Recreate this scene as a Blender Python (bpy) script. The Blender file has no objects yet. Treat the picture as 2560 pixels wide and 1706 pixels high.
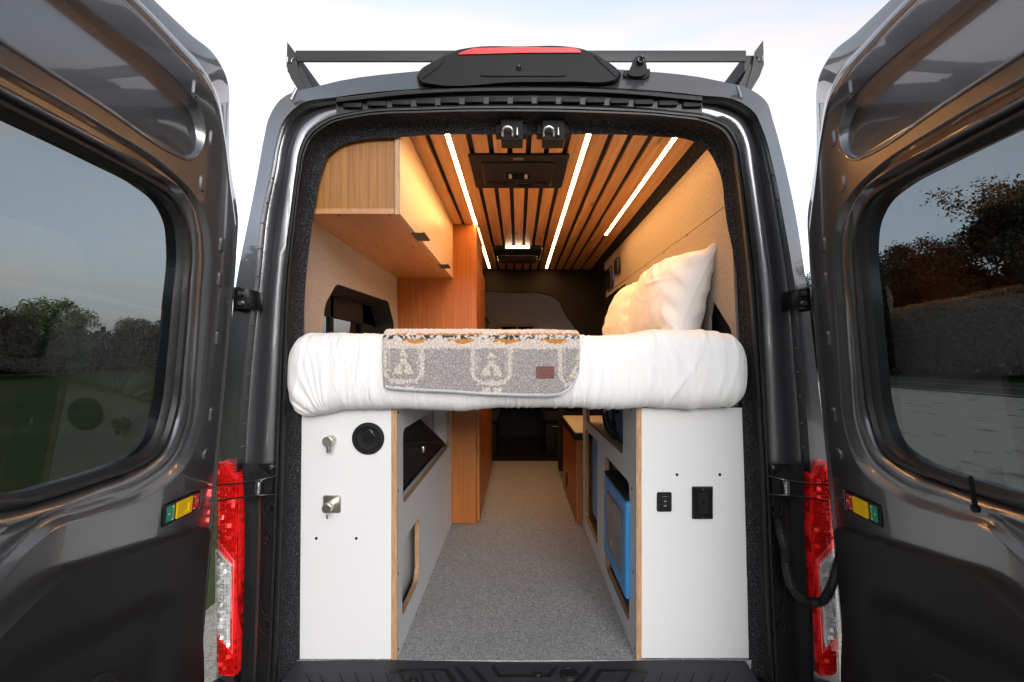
import bpy, bmesh, math, random
from mathutils import Vector, Matrix, noise
from mathutils.geometry import tessellate_polygon
R = math.radians
sc = bpy.context.scene
COL = sc.collection
random.seed(7)

# ------------------------------------------------------------------ camera, sky, sun, exposure
EYE = 1.70            # eye height above the ground
FX, VX, VY = 1200.0, 1295.0, 896.0   # focal length and vanishing point of the van's length, in photo pixels
cam = bpy.data.cameras.new('camera'); co = bpy.data.objects.new('camera', cam); COL.objects.link(co)
co.location = (0, -1.5, EYE); co.rotation_euler = (R(90), 0, 0)
cam.sensor_width = 36; cam.lens = FX / 2560 * 36
cam.shift_x = -(VX - 1280) / 2560; cam.shift_y = (VY - 853) / 2560
cam.clip_start = 0.02; cam.clip_end = 3000
sc.camera = co
world = bpy.data.worlds.new('World'); sc.world = world; world.use_nodes = True
wn = world.node_tree.nodes; wl = world.node_tree.links
SUN_EL, SUN_AZ = 13.0, 168.0      # azimuth measured clockwise from the view direction (+Y)
sky = wn.new('ShaderNodeTexSky'); sky.sky_type = 'NISHITA'; sky.sun_disc = False
sky.sun_elevation = R(SUN_EL); sky.sun_rotation = R(SUN_AZ); sky.air_density = 1.0; sky.dust_density = 3.0; sky.ozone_density = 1.5
hsv = wn.new('ShaderNodeHueSaturation'); hsv.inputs['Saturation'].default_value = .20
wl.new(sky.outputs[0], hsv.inputs['Color']); 
tcw = wn.new('ShaderNodeTexCoord'); mpw = wn.new('ShaderNodeMapping'); mpw.inputs['Scale'].default_value = (1.2, 1.2, 6.0); wl.new(tcw.outputs['Generated'], mpw.inputs[0])
nzw = wn.new('ShaderNodeTexNoise'); nzw.inputs['Scale'].default_value = 1.6; nzw.inputs['Detail'].default_value = 5; wl.new(mpw.outputs[0], nzw.inputs['Vector'])
rpw = wn.new('ShaderNodeValToRGB'); rpw.color_ramp.elements[0].position = .42; rpw.color_ramp.elements[0].color = (.90, .97, 1.06, 1); rpw.color_ramp.elements[1].position = .62; rpw.color_ramp.elements[1].color = (1.12, 1.0, .95, 1); wl.new(nzw.outputs['Fac'], rpw.inputs[0])
mxw = wn.new('ShaderNodeMix'); mxw.data_type = 'RGBA'; mxw.blend_type = 'MULTIPLY'; mxw.inputs[0].default_value = 1.0; wl.new(hsv.outputs[0], mxw.inputs[6]); wl.new(rpw.outputs[0], mxw.inputs[7])    # thin evening cloud
wl.new(mxw.outputs[2], wn['Background'].inputs[0]); wn['Background'].inputs[1].default_value = 0.15
sun = bpy.data.lights.new('sun', 'SUN'); so = bpy.data.objects.new('sun', sun); COL.objects.link(so)
sun.energy = 0.5; sun.angle = R(50); sun.color = (1.0, 0.86, 0.72)
_s = Vector((math.sin(R(SUN_AZ)) * math.cos(R(SUN_EL)), math.cos(R(SUN_AZ)) * math.cos(R(SUN_EL)), math.sin(R(SUN_EL))))
so.rotation_euler = (-_s).to_track_quat('-Z', 'Y').to_euler()
so.location = (20, 10, 20)
sc.view_settings.view_transform = 'Standard'; sc.view_settings.look = 'None'
sc.view_settings.gamma = 1; sc.view_settings.exposure = 1.5
sc.cycles.max_bounces = 8; sc.cycles.transparent_max_bounces = 12
sc.cycles.use_denoising = True
LED = 32.0            # brightness of the lit ceiling strips

# ------------------------------------------------------------------ small maths (z is measured from the eye until a mesh is built)
def W(px, py, d): return ((px - VX) / FX * d, d - 1.5, -(py - VY) / FX * d)
def onx(px, py, X):
    d = X * FX / (px - VX); return (d - 1.5, -(py - VY) / FX * d)
def lerp(a, b, t): return a + (b - a) * t
def catmull(P, closed=False, sub=6):
    n = len(P); out = []
    P = [Vector(p) for p in P]
    rng = range(n) if closed else range(n - 1)
    for i in rng:
        p1, p2 = P[i], P[(i + 1) % n]
        p0 = P[(i - 1) % n] if closed or i > 0 else p1 + (p1 - p2)
        p3 = P[(i + 2) % n] if closed or i < n - 2 else p2 + (p2 - p1)
        # centripetal-ish tangents limited by the segment length
        l = (p2 - p1).length or 1e-9; la = (p1 - p0).length or 1e-9; lb = (p3 - p2).length or 1e-9
        m1 = ((p1 - p0) * (l / la) + (p2 - p1) * (la / l)) / (la + l) * l; m2 = ((p2 - p1) * (lb / l) + (p3 - p2) * (l / lb)) / (l + lb) * l
        for k in range(sub):
            t = k / sub
            t2, t3 = t * t, t * t * t
            out.append((2 * t3 - 3 * t2 + 1) * p1 + (t3 - 2 * t2 + t) * m1 + (-2 * t3 + 3 * t2) * p2 + (t3 - t2) * m2)
    if not closed: out.append(P[-1])
    return [tuple(p) for p in out]
def area2(P): return sum(P[i][0] * P[(i + 1) % len(P)][1] - P[(i + 1) % len(P)][0] * P[i][1] for i in range(len(P))) / 2
def offset(P, d):
    """move a closed 2-D outline outwards by d (negative: inwards)"""
    n = len(P); s = 1 if area2(P) > 0 else -1; out = []
    for i in range(n):
        a, b, c = Vector(P[i - 1]), Vector(P[i]), Vector(P[(i + 1) % n])
        t = ((b - a).normalized() + (c - b).normalized())
        t = t.normalized() if t.length > 1e-6 else (c - b).normalized()
        out.append((b.x + t.y * d * s, b.y - t.x * d * s))
    return out
def rpoly(P, r, n=6):
    """outline with rounded corners; r one radius or one per corner"""
    out = []; m = len(P)
    for i in range(m):
        a, b, c = Vector(P[i - 1]), Vector(P[i]), Vector(P[(i + 1) % m])
        rr = r[i] if isinstance(r, (list, tuple)) else r
        if rr <= 0: out.append(tuple(b)); continue
        u = (a - b).normalized(); w = (c - b).normalized()
        ang = math.acos(max(-1, min(1, u.dot(w)))); t = min(rr / math.tan(ang / 2), (a - b).length * .49, (c - b).length * .49)
        p0 = b + u * t; p1 = b + w * t
        for k in range(n + 1):
            s = k / n; q = p0 * (1 - s) ** 2 + b * 2 * s * (1 - s) + p1 * s * s
            out.append(tuple(q))
    return out
def rrect(a0, a1, b0, b1, r, n=6): return rpoly([(a0, b0), (a1, b0), (a1, b1), (a0, b1)], r, n)
def fan(p, f=1.0): return noise.noise(Vector(p) * f)

class MB:
    def __init__(s): s.v = []; s.f = []; s.sm = []
    def add(s, vs, fs, smooth=False, M=None):
        o = len(s.v)
        s.v += [tuple(M @ Vector(v)) if M else tuple(v) for v in vs]
        s.f += [tuple(i + o for i in f) for f in fs]; s.sm += [smooth] * len(fs); return s
    def box(s, x0, x1, y0, y1, z0, z1, b=0.0, seg=2, M=None):
        bm = bmesh.new(); bmesh.ops.create_cube(bm, size=1)
        for v in bm.verts:
            v.co = Vector((lerp(x0, x1, v.co.x + .5), lerp(y0, y1, v.co.y + .5), lerp(z0, z1, v.co.z + .5)))
        if b: bmesh.ops.bevel(bm, geom=bm.edges[:], offset=b, segments=seg, affect='EDGES', profile=.6)
        bm.verts.index_update()
        s.add([v.co[:] for v in bm.verts], [[v.index for v in f.verts] for f in bm.faces], b > 0, M); bm.free(); return s
    def loft(s, C, closed=False, smooth=True, cap0=False, cap1=False, M=None):
        n = len(C[0]); vs = [p for c in C for p in c]; fs = []
        for i in range(len(C) - 1):
            for k in range(n if closed else n - 1):
                k2 = (k + 1) % n; fs.append((i * n + k, i * n + k2, (i + 1) * n + k2, (i + 1) * n + k))
        s.add(vs, fs, smooth, M)
        for flag, c in ((cap0, C[0]), (cap1, C[-1])):
            if flag: s.add(c, [list(range(len(c)))], False, M)
        return s
    def tube(s, P, r, n=10, caps=True, smooth=True, M=None):
        P = [Vector(p) for p in P]; C = []; up = Vector((0, 0, 1)); prev = None
        for i, p in enumerate(P):
            t = (P[min(i + 1, len(P) - 1)] - P[max(i - 1, 0)]).normalized()
            if prev is None:
                a = t.cross(up) if abs(t.dot(up)) < .9 else t.cross(Vector((1, 0, 0)))
            else: a = prev - t * prev.dot(t)
            a.normalize(); prev = a; b = t.cross(a)
            rr = r[i] if isinstance(r, (list, tuple)) else r
            C.append([tuple(p + (a * math.cos(2 * math.pi * k / n) + b * math.sin(2 * math.pi * k / n)) * rr) for k in range(n)])
        return s.loft(C, True, smooth, caps, caps, M)
    def cyl(s, p0, p1, r, n=28, b=0.0, r2=None):
        p0, p1 = Vector(p0), Vector(p1); d = (p1 - p0); l = d.length; d.normalize(); r2 = r if r2 is None else r2
        if b: return s.tube([p0, p0 + d * .0001, p0 + d * (l - b), p0 + d * (l - b * .3), p1], [r * .98, r, r2, r2 - b * .3, r2 - b], n)
        return s.tube([p0, p1], [r, r2], n)
    def plate(s, outer, holes, mp, t0, t1, smooth=False, walls=True, back=True):
        """flat board with holes; mp(a, b, t) gives the point"""
        loops = [outer] + list(holes)
        if area2(outer) < 0: loops[0] = outer[::-1]
        loops = [loops[0]] + [h[::-1] if area2(h) > 0 else h for h in loops[1:]]
        flat = [p for l in loops for p in l]
        tr = tessellate_polygon([[Vector((p[0], p[1], 0)) for p in l] for l in loops])
        s.add([mp(p[0], p[1], t0) for p in flat], [tuple(t) for t in tr])
        if back and t0 != t1: s.add([mp(p[0], p[1], t1) for p in flat], [tuple(t)[::-1] for t in tr])
        if walls and t0 != t1:
            for l in loops: s.loft([[mp(p[0], p[1], t0) for p in l], [mp(p[0], p[1], t1) for p in l]], True, smooth)
        return s
    def puff(s, outline, mp, t0, t1, b, cap=True, seg=3):
        """a solid pad: outline rises from t0 to t1 with a rounded rim of width b"""
        C = [[mp(p[0], p[1], t0) for p in outline]]
        for k in range(seg + 1):
            a = k / seg * math.pi / 2; o = offset(outline, -b * (1 - math.cos(a)))
            C.append([mp(p[0], p[1], lerp(t0, t1, 1) - (b if t1 > t0 else -b) * (1 - math.sin(a))) for p in o])
        s.loft(C, True, True)
        o = offset(outline, -b)
        tr = tessellate_polygon([[Vector((p[0], p[1], 0)) for p in o]])
        if cap: s.add([mp(p[0], p[1], t1) for p in o], [tuple(t) for t in tr], True)
        return s
    def grid(s, nu, nv, fn, smooth=True, closed_u=False):
        vs = [fn(i / (nu if closed_u else nu - 1), j / (nv - 1)) for j in range(nv) for i in range(nu)]; fs = []
        for j in range(nv - 1):
            for i in range(nu if closed_u else nu - 1):
                i2 = (i + 1) % nu; fs.append((j * nu + i, j * nu + i2, (j + 1) * nu + i2, (j + 1) * nu + i))
        return s.add(vs, fs, smooth)

def tag(o, label=None, cat=None, group=None, kind=None):
    for k, v in (('label', label), ('category', cat), ('group', group), ('kind', kind)):
        if v: o[k] = v
    return o
def thing(name, label, cat, loc, group=None):
    o = bpy.data.objects.new(name, None); COL.objects.link(o); o.location = (loc[0], loc[1], loc[2] + EYE); o.empty_display_size = .1
    return tag(o, label, cat, group)
def rootloc(o):
    while o.parent: o = o.parent
    return o.location.copy()
def build(name, mb, m, parent=None, loc=(0, 0, 0), label=None, angle=38, kind=None, col=None):
    org = rootloc(parent) if parent else Vector((loc[0], loc[1], loc[2] + EYE))
    me = bpy.data.meshes.new(name)
    me.from_pydata([(v[0] - org.x, v[1] - org.y, v[2] + EYE - org.z) for v in mb.v], [], mb.f)
    me.polygons.foreach_set('use_smooth', mb.sm)
    if col is not None:
        ca = me.color_attributes.new('pattern', 'FLOAT_COLOR', 'POINT'); ca.data.foreach_set('color', col)
    bm = bmesh.new(); bm.from_mesh(me); bmesh.ops.recalc_face_normals(bm, faces=bm.faces[:]); bm.to_mesh(me); bm.free()
    me.update()
    if any(mb.sm): me.set_sharp_from_angle(angle=R(angle))
    me.materials.append(m)
    o = bpy.data.objects.new(name, me); COL.objects.link(o)
    if parent: o.parent = parent
    else: o.location = org
    return tag(o, label, kind=kind)
def text(name, s, size, mp, m, parent, ext=.0004, align='CENTER'):
    """lettering laid on a surface; mp(a, b, t) gives the point"""
    cu = bpy.data.curves.new('txt', 'FONT'); cu.body = s; cu.size = size; cu.align_x = align; cu.align_y = 'CENTER'; cu.resolution_u = 2
    to = bpy.data.objects.new('txt', cu); COL.objects.link(to); bpy.context.view_layer.update()
    me = bpy.data.meshes.new_from_object(to.evaluated_get(bpy.context.evaluated_depsgraph_get()))
    mb = MB(); mb.add([mp(v.co.x, v.co.y, ext) for v in me.vertices], [tuple(p.vertices) for p in me.polygons])
    bpy.data.objects.remove(to); bpy.data.curves.remove(cu); bpy.data.meshes.remove(me)
    return build(name, mb, m, parent)

# ------------------------------------------------------------------ materials
def mat(name, col, rough=.5, metal=0., coat=0., spec=.5, coat_rough=.03):
    m = bpy.data.materials.new(name); m.use_nodes = True; b = m.node_tree.nodes['Principled BSDF']
    b.inputs['Base Color'].default_value = (*col, 1); b.inputs['Roughness'].default_value = rough; b.inputs['Metallic'].default_value = metal
    b.inputs['Coat Weight'].default_value = coat; b.inputs['Coat Roughness'].default_value = coat_rough; b.inputs['Specular IOR Level'].default_value = spec
    return m
class N:
    def __init__(s, m): s.m = m; s.t = m.node_tree; s.n = s.t.nodes; s.l = s.t.links; s.b = s.n['Principled BSDF']
    def __call__(s, typ, **kw):
        nd = s.n.new(typ)
        for k, v in kw.items():
            if k.startswith('i_'):
                key = k[2:].replace('_', ' '); nd.inputs[int(key) if key.isdigit() else key].default_value = v
            else: setattr(nd, k, v)
        return nd
    def coord(s, scale=(1, 1, 1), rot=(0, 0, 0), out='Object'):
        tc = s('ShaderNodeTexCoord'); mp = s('ShaderNodeMapping'); mp.inputs['Scale'].default_value = scale; mp.inputs['Rotation'].default_value = rot
        s.l.new(tc.outputs[out], mp.inputs[0]); return mp.outputs[0]
    def noise(s, vec, scale, detail=4, rough=.5, dist=0.):
        nd = s('ShaderNodeTexNoise'); nd.inputs['Scale'].default_value = scale; nd.inputs['Detail'].default_value = detail
        nd.inputs['Roughness'].default_value = rough; nd.inputs['Distortion'].default_value = dist
        s.l.new(vec, nd.inputs['Vector']); return nd.outputs['Fac']
    def ramp(s, fac, stops, interp='LINEAR'):
        nd = s('ShaderNodeValToRGB'); nd.color_ramp.interpolation = interp; e = nd.color_ramp.elements
        while len(e) < len(stops): e.new(.5)
        for x, (p, c) in zip(e, stops): x.position = p; x.color = (*c, 1) if len(c) == 3 else c
        s.l.new(fac, nd.inputs[0]); return nd.outputs[0]
    def mix(s, f, a, b, mode='MIX'):
        nd = s('ShaderNodeMix', data_type='RGBA', blend_type=mode)
        for sock, v in ((nd.inputs[0], f), (nd.inputs[6], a), (nd.inputs[7], b)):
            if hasattr(v, 'is_output'): s.l.new(v, sock)
            else: sock.default_value = v if not isinstance(v, tuple) else (*v, 1)[:4]
        return nd.outputs[2]
    def bump(s, h, strength=.3, dist=.002):
        nd = s('ShaderNodeBump'); nd.inputs['Strength'].default_value = strength; nd.inputs['Distance'].default_value = dist
        s.l.new(h, nd.inputs['Height']); s.l.new(nd.outputs[0], s.b.inputs['Normal']); return nd
    def color(s, c): s.l.new(c, s.b.inputs['Base Color'])
def g(v): return (v, v, v)

def m_paint():
    m = mat('grey_metallic_paint', (.12, .124, .134), .30, .74, 1.0); n = N(m)
    v = n.coord(); f = n.noise(v, 900, 2); n.color(n.ramp(f, [(.3, (.113, .117, .127)), (.7, (.126, .131, .143))]))
    f2 = n.noise(v, 110, 2); nd = n('ShaderNodeBump'); nd.inputs['Strength'].default_value = .02; nd.inputs['Distance'].default_value = .0012
    n.l.new(f2, nd.inputs['Height']); n.l.new(nd.outputs[0], n.b.inputs['Coat Normal']); return m
def m_speck(name, c0, c1, rough, scale, bump=.2, dist=.001, detail=4, spec=.3, p=(.35, .65)):
    m = mat(name, c0, rough, spec=spec); n = N(m); f = n.noise(n.coord(), scale, detail, .6)
    n.color(n.ramp(f, [(p[0], c0), (p[1], c1)])); n.bump(f, bump, dist); return m
def m_carpet():
    m = mat('charcoal_felt', (.012,) * 3, .95, spec=.1); n = N(m); v = n.coord()
    f = n.noise(v, 300, 3, .75); f2 = n.noise(v, 130, 3)
    n.color(n.ramp(f, [(.40, (.006, .006, .007)), (.56, (.022, .022, .025)), (.70, (.16, .16, .17))])); n.bump(f2, .8, .003); return m
def m_wood(name, dark, light, grain, rough=.42, knots=False, coat=.15, vary=.0):
    m = mat(name, light, rough, coat=coat, coat_rough=.25); n = N(m)
    tc = n('ShaderNodeTexCoord'); oi = n('ShaderNodeObjectInfo'); add = n('ShaderNodeVectorMath', operation='ADD')
    sc3 = n('ShaderNodeVectorMath', operation='SCALE'); sc3.inputs['Scale'].default_value = 7.0
    cb = n('ShaderNodeCombineXYZ'); n.l.new(oi.outputs['Random'], cb.inputs[0]); n.l.new(oi.outputs['Random'], cb.inputs[1])
    n.l.new(cb.outputs[0], sc3.inputs[0]); n.l.new(tc.outputs['Object'], add.inputs[0]); n.l.new(sc3.outputs[0], add.inputs[1])
    mp = n('ShaderNodeMapping'); n.l.new(add.outputs[0], mp.inputs[0]); mp.inputs['Scale'].default_value = grain
    f = n.noise(mp.outputs[0], 1.0, 6, .62, .3)
    mp2 = n('ShaderNodeMapping'); n.l.new(add.outputs[0], mp2.inputs[0]); mp2.inputs['Scale'].default_value = tuple(x * .16 for x in grain)
    f2 = n.noise(mp2.outputs[0], 1.0, 3, .5, .5)
    c = n.ramp(f, [(.34, dark), (.66, light)])
    c = n.mix(n.ramp(f2, [(.35, g(0)), (.65, g(.35))]), c, tuple(x * .62 for x in light))
    if vary:
        c = n.mix(n.ramp(oi.outputs['Random'], [(0, g(0)), (1, g(vary))]), c, tuple(x * .55 for x in dark))
    if knots:
        vo = n('ShaderNodeTexVoronoi'); vo.inputs['Scale'].default_value = 1.0; vo.inputs['Randomness'].default_value = 1.0
        mp3 = n('ShaderNodeMapping'); n.l.new(add.outputs[0], mp3.inputs[0]); mp3.inputs['Scale'].default_value = knots
        n.l.new(mp3.outputs[0], vo.inputs['Vector'])
        c = n.mix(n.ramp(vo.outputs['Distance'], [(.06, g(.9)), (.10, g(.5)), (.20, g(0))]), c, (.09, .030, .010))
    n.color(c); n.bump(f, .12, .0006); return m
def m_ply():
    m = mat('birch_plywood_edge', (.55, .36, .2), .6); n = N(m); v = n.coord()
    w = n('ShaderNodeTexWave', wave_type='BANDS', bands_direction='X', wave_profile='SIN'); w.inputs['Scale'].default_value = 105; w.inputs['Distortion'].default_value = .6; w.inputs['Detail'].default_value = 1
    n.l.new(v, w.inputs['Vector']); f = n.noise(n.coord((60, 60, 8)), 3, 4)
    c = n.ramp(w.outputs['Fac'], [(.15, (.20, .095, .045)), (.5, (.46, .27, .13)), (.9, (.62, .42, .24))])
    n.color(n.mix(n.ramp(f, [(.35, g(.0)), (.7, g(.55))]), c, (.42, .26, .14), 'MULTIPLY')); return m
def m_vinyl():
    m = mat('woven_grey_vinyl', (.2,) * 3, .62, spec=.35); n = N(m)
    a = n.noise(n.coord((1, .22, 1)), 440, 2, .6); b = n.noise(n.coord((.22, 1, 1)), 440, 2, .6)
    big = n.noise(n.coord(), 5, 3)
    c1 = n.ramp(a, [(.36, (.09, .093, .102)), (.50, (.26, .264, .275)), (.64, (.54, .53, .50))])
    c2 = n.ramp(b, [(.36, (.095, .10, .11)), (.52, (.26, .265, .28)), (.64, (.52, .51, .47))])
    c = n.mix(.5, c1, c2); c = n.mix(n.ramp(big, [(.35, g(.0)), (.65, g(.18))]), c, (.20, .20, .21))
    n.color(c); n.bump(n.mix(.5, a, b), .45, .0012); return m
def m_weave(name, dark, light, rough=.9):
    m = mat(name, light, rough, spec=.15); n = N(m)
    a = n.noise(n.coord((1, 1, .12)), 640, 2, .5); b = n.noise(n.coord((1, .12, 1)), 640, 2, .5)
    f = n.mix(.5, a, b); n.color(n.ramp(f, [(.38, dark), (.6, light)])); n.bump(f, .5, .0012); return m
def m_sheet():
    m = mat('white_cotton', (.68, .685, .69), .85, spec=.2); n = N(m); n.b.inputs['Sheen Weight'].default_value = .2
    v = n.coord((1, 1, .35)); f = n.noise(v, 60, 5, .6, .4); f2 = n.noise(n.coord(), 900, 2)
    n.bump(n.mix(.25, f, f2), .22, .003); n.b.inputs['Subsurface Weight'].default_value = .0; return m
def m_fleece():
    m = mat('sherpa_fleece', (.6,) * 3, .95, spec=.1); n = N(m); n.b.inputs['Sheen Weight'].default_value = .4
    at = n('ShaderNodeVertexColor', layer_name='pattern'); f = n.noise(n.coord(), 260, 4, .7)
    c = n.mix(n.ramp(f, [(.35, g(.5)), (.62, g(0))]), at.outputs[0], (.30, .27, .27), 'MULTIPLY'); n.color(c); n.bump(f, .8, .004); return m
def m_glass(name, tint, refl=1.0):
    m = bpy.data.materials.new(name); m.use_nodes = True; t = m.node_tree; t.nodes.clear()
    out = t.nodes.new('ShaderNodeOutputMaterial'); mx = t.nodes.new('ShaderNodeMixShader'); 
    ge = t.nodes.new('ShaderNodeNewGeometry'); dp = t.nodes.new('ShaderNodeVectorMath'); dp.operation = 'DOT_PRODUCT'; t.links.new(ge.outputs['Normal'], dp.inputs[0]); t.links.new(ge.outputs['Incoming'], dp.inputs[1])
    def mth(op, a, b=None):
        q = t.nodes.new('ShaderNodeMath'); q.operation = op
        for k, v in enumerate((a, b)):
            if v is None: continue
            if hasattr(v, 'is_output'): t.links.new(v, q.inputs[k])
            else: q.inputs[k].default_value = v
        return q.outputs[0]
    fr = mth('ADD', .018, mth('MULTIPLY', .5, mth('POWER', mth('SUBTRACT', 1.0, mth('ABSOLUTE', dp.outputs['Value'])), 5.0)))   # both faces of a thin pane
    tr = t.nodes.new('ShaderNodeBsdfTransparent'); tr.inputs[0].default_value = (*tint, 1); gl = t.nodes.new('ShaderNodeBsdfGlossy'); gl.inputs['Roughness'].default_value = .004
    gl.inputs[0].default_value = (refl, refl, refl, 1)
    t.links.new(fr, mx.inputs[0]); t.links.new(tr.outputs[0], mx.inputs[1]); t.links.new(gl.outputs[0], mx.inputs[2]); t.links.new(mx.outputs[0], out.inputs[0]); return m
def m_lens(name, dark, light, facet=120, metal=.55):
    m = mat(name, light, .12, metal, 1.0); n = N(m); v = n.coord()
    vo = n('ShaderNodeTexVoronoi', feature='F1', distance='CHEBYCHEV'); vo.inputs['Scale'].default_value = facet; vo.inputs['Randomness'].default_value = .7
    n.l.new(v, vo.inputs['Vector'])
    w = n('ShaderNodeTexWave', wave_type='BANDS', bands_direction='X'); w.inputs['Scale'].default_value = 60; w.inputs['Distortion'].default_value = 2
    n.l.new(v, w.inputs['Vector']); f = n.mix(.45, vo.outputs['Color'], w.outputs['Color'])
    n.color(n.ramp(f, [(.25, dark), (.62, light)])); big = n.noise(v, 22, 3)
    n.bump(n.mix(.5, vo.outputs['Distance'], big), .9, .006); return m
def m_emit(name, col, s):
    m = bpy.data.materials.new(name); m.use_nodes = True; t = m.node_tree; t.nodes.clear()
    out = t.nodes.new('ShaderNodeOutputMaterial'); e = t.nodes.new('ShaderNodeEmission'); e.inputs[0].default_value = (*col, 1); e.inputs[1].default_value = s
    t.links.new(e.outputs[0], out.inputs[0]); return m
def m_metal(name, col, rough, aniso=0):
    m = mat(name, col, rough, 1.0); n = N(m); f = n.noise(n.coord((30, 30, 1)), 40, 3); n.bump(f, .06, .0003); return m

PAINT = m_paint()
RUBBER = m_speck('black_rubber', (.010, .010, .011), (.018, .018, .019), .42, 60, .1)
PLAST = m_speck('black_plastic', (.008, .008, .009), (.012, .012, .013), .5, 900, .35, .0005); PLAST.node_tree.nodes['Principled BSDF'].inputs['Specular IOR Level'].default_value = .14
TRIM = m_speck('charcoal_moulded_trim', (.007, .007, .0075), (.011, .011, .0115), .62, 1200, .4, .0004); TRIM.node_tree.nodes['Principled BSDF'].inputs['Specular IOR Level'].default_value = .36
GLOSSB = mat('gloss_black', (.008,) * 3, .18, spec=.5)
MATTEB = m_speck('matte_black', (.006,) * 3, (.010,) * 3, .8, 80, .1)
CARPET = m_carpet()
RACK = m_speck('black_powder_coat', (.022, .023, .026), (.03, .031, .034), .5, 1400, .3, .0003)
WHITE = m_speck('white_laminate', (.58, .59, .60), (.61, .62, .63), .42, 700, .05, .0002)
BAMV = m_wood('bamboo_vertical_grain', (.19, .074, .016), (.31, .142, .036), (150, 150, 3.2), coat=.04)
BAMO = m_wood('amber_bamboo', (.23, .068, .012), (.37, .122, .023), (150, 150, 3.2), coat=.03)
BAMD = m_wood('bamboo_long_grain', (.30, .12, .038), (.44, .20, .072), (70, 3.2, 70))
DOORW = m_speck('beige_laminate', (.48, .37, .27), (.52, .41, .31), .38, 300, .04, .0002)
PLY = m_ply()
SLAT = m_wood('fir_slat', (.40, .18, .060), (.64, .35, .14), (75, 2.2, 75), .42, (15, 3.2, 12), .1, vary=.3)
VINYL = m_vinyl()
_n = N(WHITE); _f = _n.noise(_n.coord((1, 1, .5)), 6, 6, .65, .6); _r = _n.ramp(_f, [(.35, g(.34)), (.6, g(.5))]); _n.l.new(_r, _n.b.inputs['Roughness'])
for _m in (BAMV, BAMO): _m.node_tree.nodes['Principled BSDF'].inputs['Specular IOR Level'].default_value = .25
FABRIC = m_weave('oatmeal_fabric', (.26, .225, .19), (.38, .335, .285))
SHEET = m_sheet()
FLEECE = m_fleece()
LEATHER = m_speck('brown_leather', (.10, .030, .020), (.15, .050, .035), .45, 300, .3)
STEEL = m_metal('brushed_nickel', (.52, .49, .45), .28)
CHROME = m_metal('zinc_steel', (.6, .6, .6), .22)
BLUE = m_speck('blue_enamel', (.05, .27, .60), (.055, .29, .64), .32, 500, .05)
BLUED = m_speck('dark_blue_plastic', (.02, .10, .22), (.025, .12, .26), .4, 500, .05)
TINT = m_glass('tinted_privacy_glass', (.178, .203, .210))
CELLW = mat('chrome_reflector', (.95, .95, .95), .32, .55); CELLR = mat('red_reflector', (1.0, .015, .012), .16, .55, 1.0)
REDG = mat('pale_red_guide', (1.0, .10, .09), .15, coat=1)
CABG = m_glass('clear_cab_glass', (.9, .92, .92))
RED = m_lens('red_lens', (.32, .002, .003), (1.0, .015, .015), 60, .0)
CLEAR = m_lens('clear_lens', (.45, .45, .46), (1.0, 1.0, 1.0), 55, .35)
REDTOP = mat('red_brake_lens', (.75, .008, .015), .22, spec=.3, coat=.25)
YEL = mat('yellow_plastic', (.85, .52, .0), .35); GRN = mat('green_plastic', (.0, .24, .12), .4); REDP = mat('red_plastic', (.55, .015, .012), .4)
WTXT = mat('white_print', (.8, .8, .8), .5); GTXT = mat('grey_print', (.35, .35, .35), .6)
LIT = m_emit('lit_led_diffuser', (1.0, .48, .155), LED)
LITW = m_emit('lit_fan_light', (1.0, .70, .45), LED * .09)
DIMG = m_speck('dim_grey_felt', (.66, .60, .56), (.72, .65, .60), .9, 300, .3)

# ------------------------------------------------------------------ the ground
def ground_part(name, x0, x1, y0, y1, z, m, nx=2, ny=2, kind='structure', wob=0):
    mb = MB(); mb.grid(nx, ny, lambda u, v: (lerp(x0, x1, u) + wob * fan((v * 40, u * 3, 1)) * (1 if u in (0., 1.) else 0), lerp(y0, y1, v), z), False)
    return build(name, mb, m, None, (0, 0, -1.7), kind=kind)
mg = mat('meadow_grass', (.05, .08, .02), .95, spec=.1); n = N(mg); f = n.noise(n.coord((1, .6, 1)), 9, 8, .7); f2 = n.noise(n.coord(), .35, 3)
c = n.ramp(f, [(.32, (.020, .030, .012)), (.55, (.048, .068, .026)), (.75, (.10, .115, .05))]); n.color(n.mix(n.ramp(f2, [(.4, g(0)), (.7, g(.6))]), c, (.09, .11, .04))); n.bump(f, 1, .05)
mv = mat('pale_gravel', (.4, .38, .33), .95, spec=.1); n = N(mv); f = n.noise(n.coord(), 55, 6, .7); f2 = n.noise(n.coord((1, .5, 1)), 1.6, 6, .65)
c = n.ramp(f, [(.35, (.22, .215, .19)), (.5, (.42, .40, .35)), (.7, (.62, .59, .53))]); n.color(n.mix(n.ramp(f2, [(.42, g(0)), (.56, g(.0)), (.68, g(.9))]), c, (.06, .09, .03))); n.bump(f, .8, .02)
ma = m_speck('asphalt', (.040, .040, .042), (.075, .074, .072), .9, 40, .4, .004)
mk = mat('road_paint_white', (.7, .7, .68), .7); my = mat('road_paint_yellow', (.55, .38, .06), .7)
ground_part('ground', -900, 900, -900, 900, -1.700, mg)
ground_part('gravel_lot', -2.1, 21.4, -30, 60, -1.696, mv, 2, 220, wob=.3)
ground_part('road', 22.0, 34.0, -300, 300, -1.692, ma)
for nm, xx, w, m in (('road_edge_line', 22.5, .14, mk), ('road_edge_line', 33.5, .14, mk), ('road_centre_line', 27.9, .12, my), ('road_centre_line', 28.2, .12, my)):
    ground_part(nm, xx - w / 2, xx + w / 2, -300, 300, -1.688, m)

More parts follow.
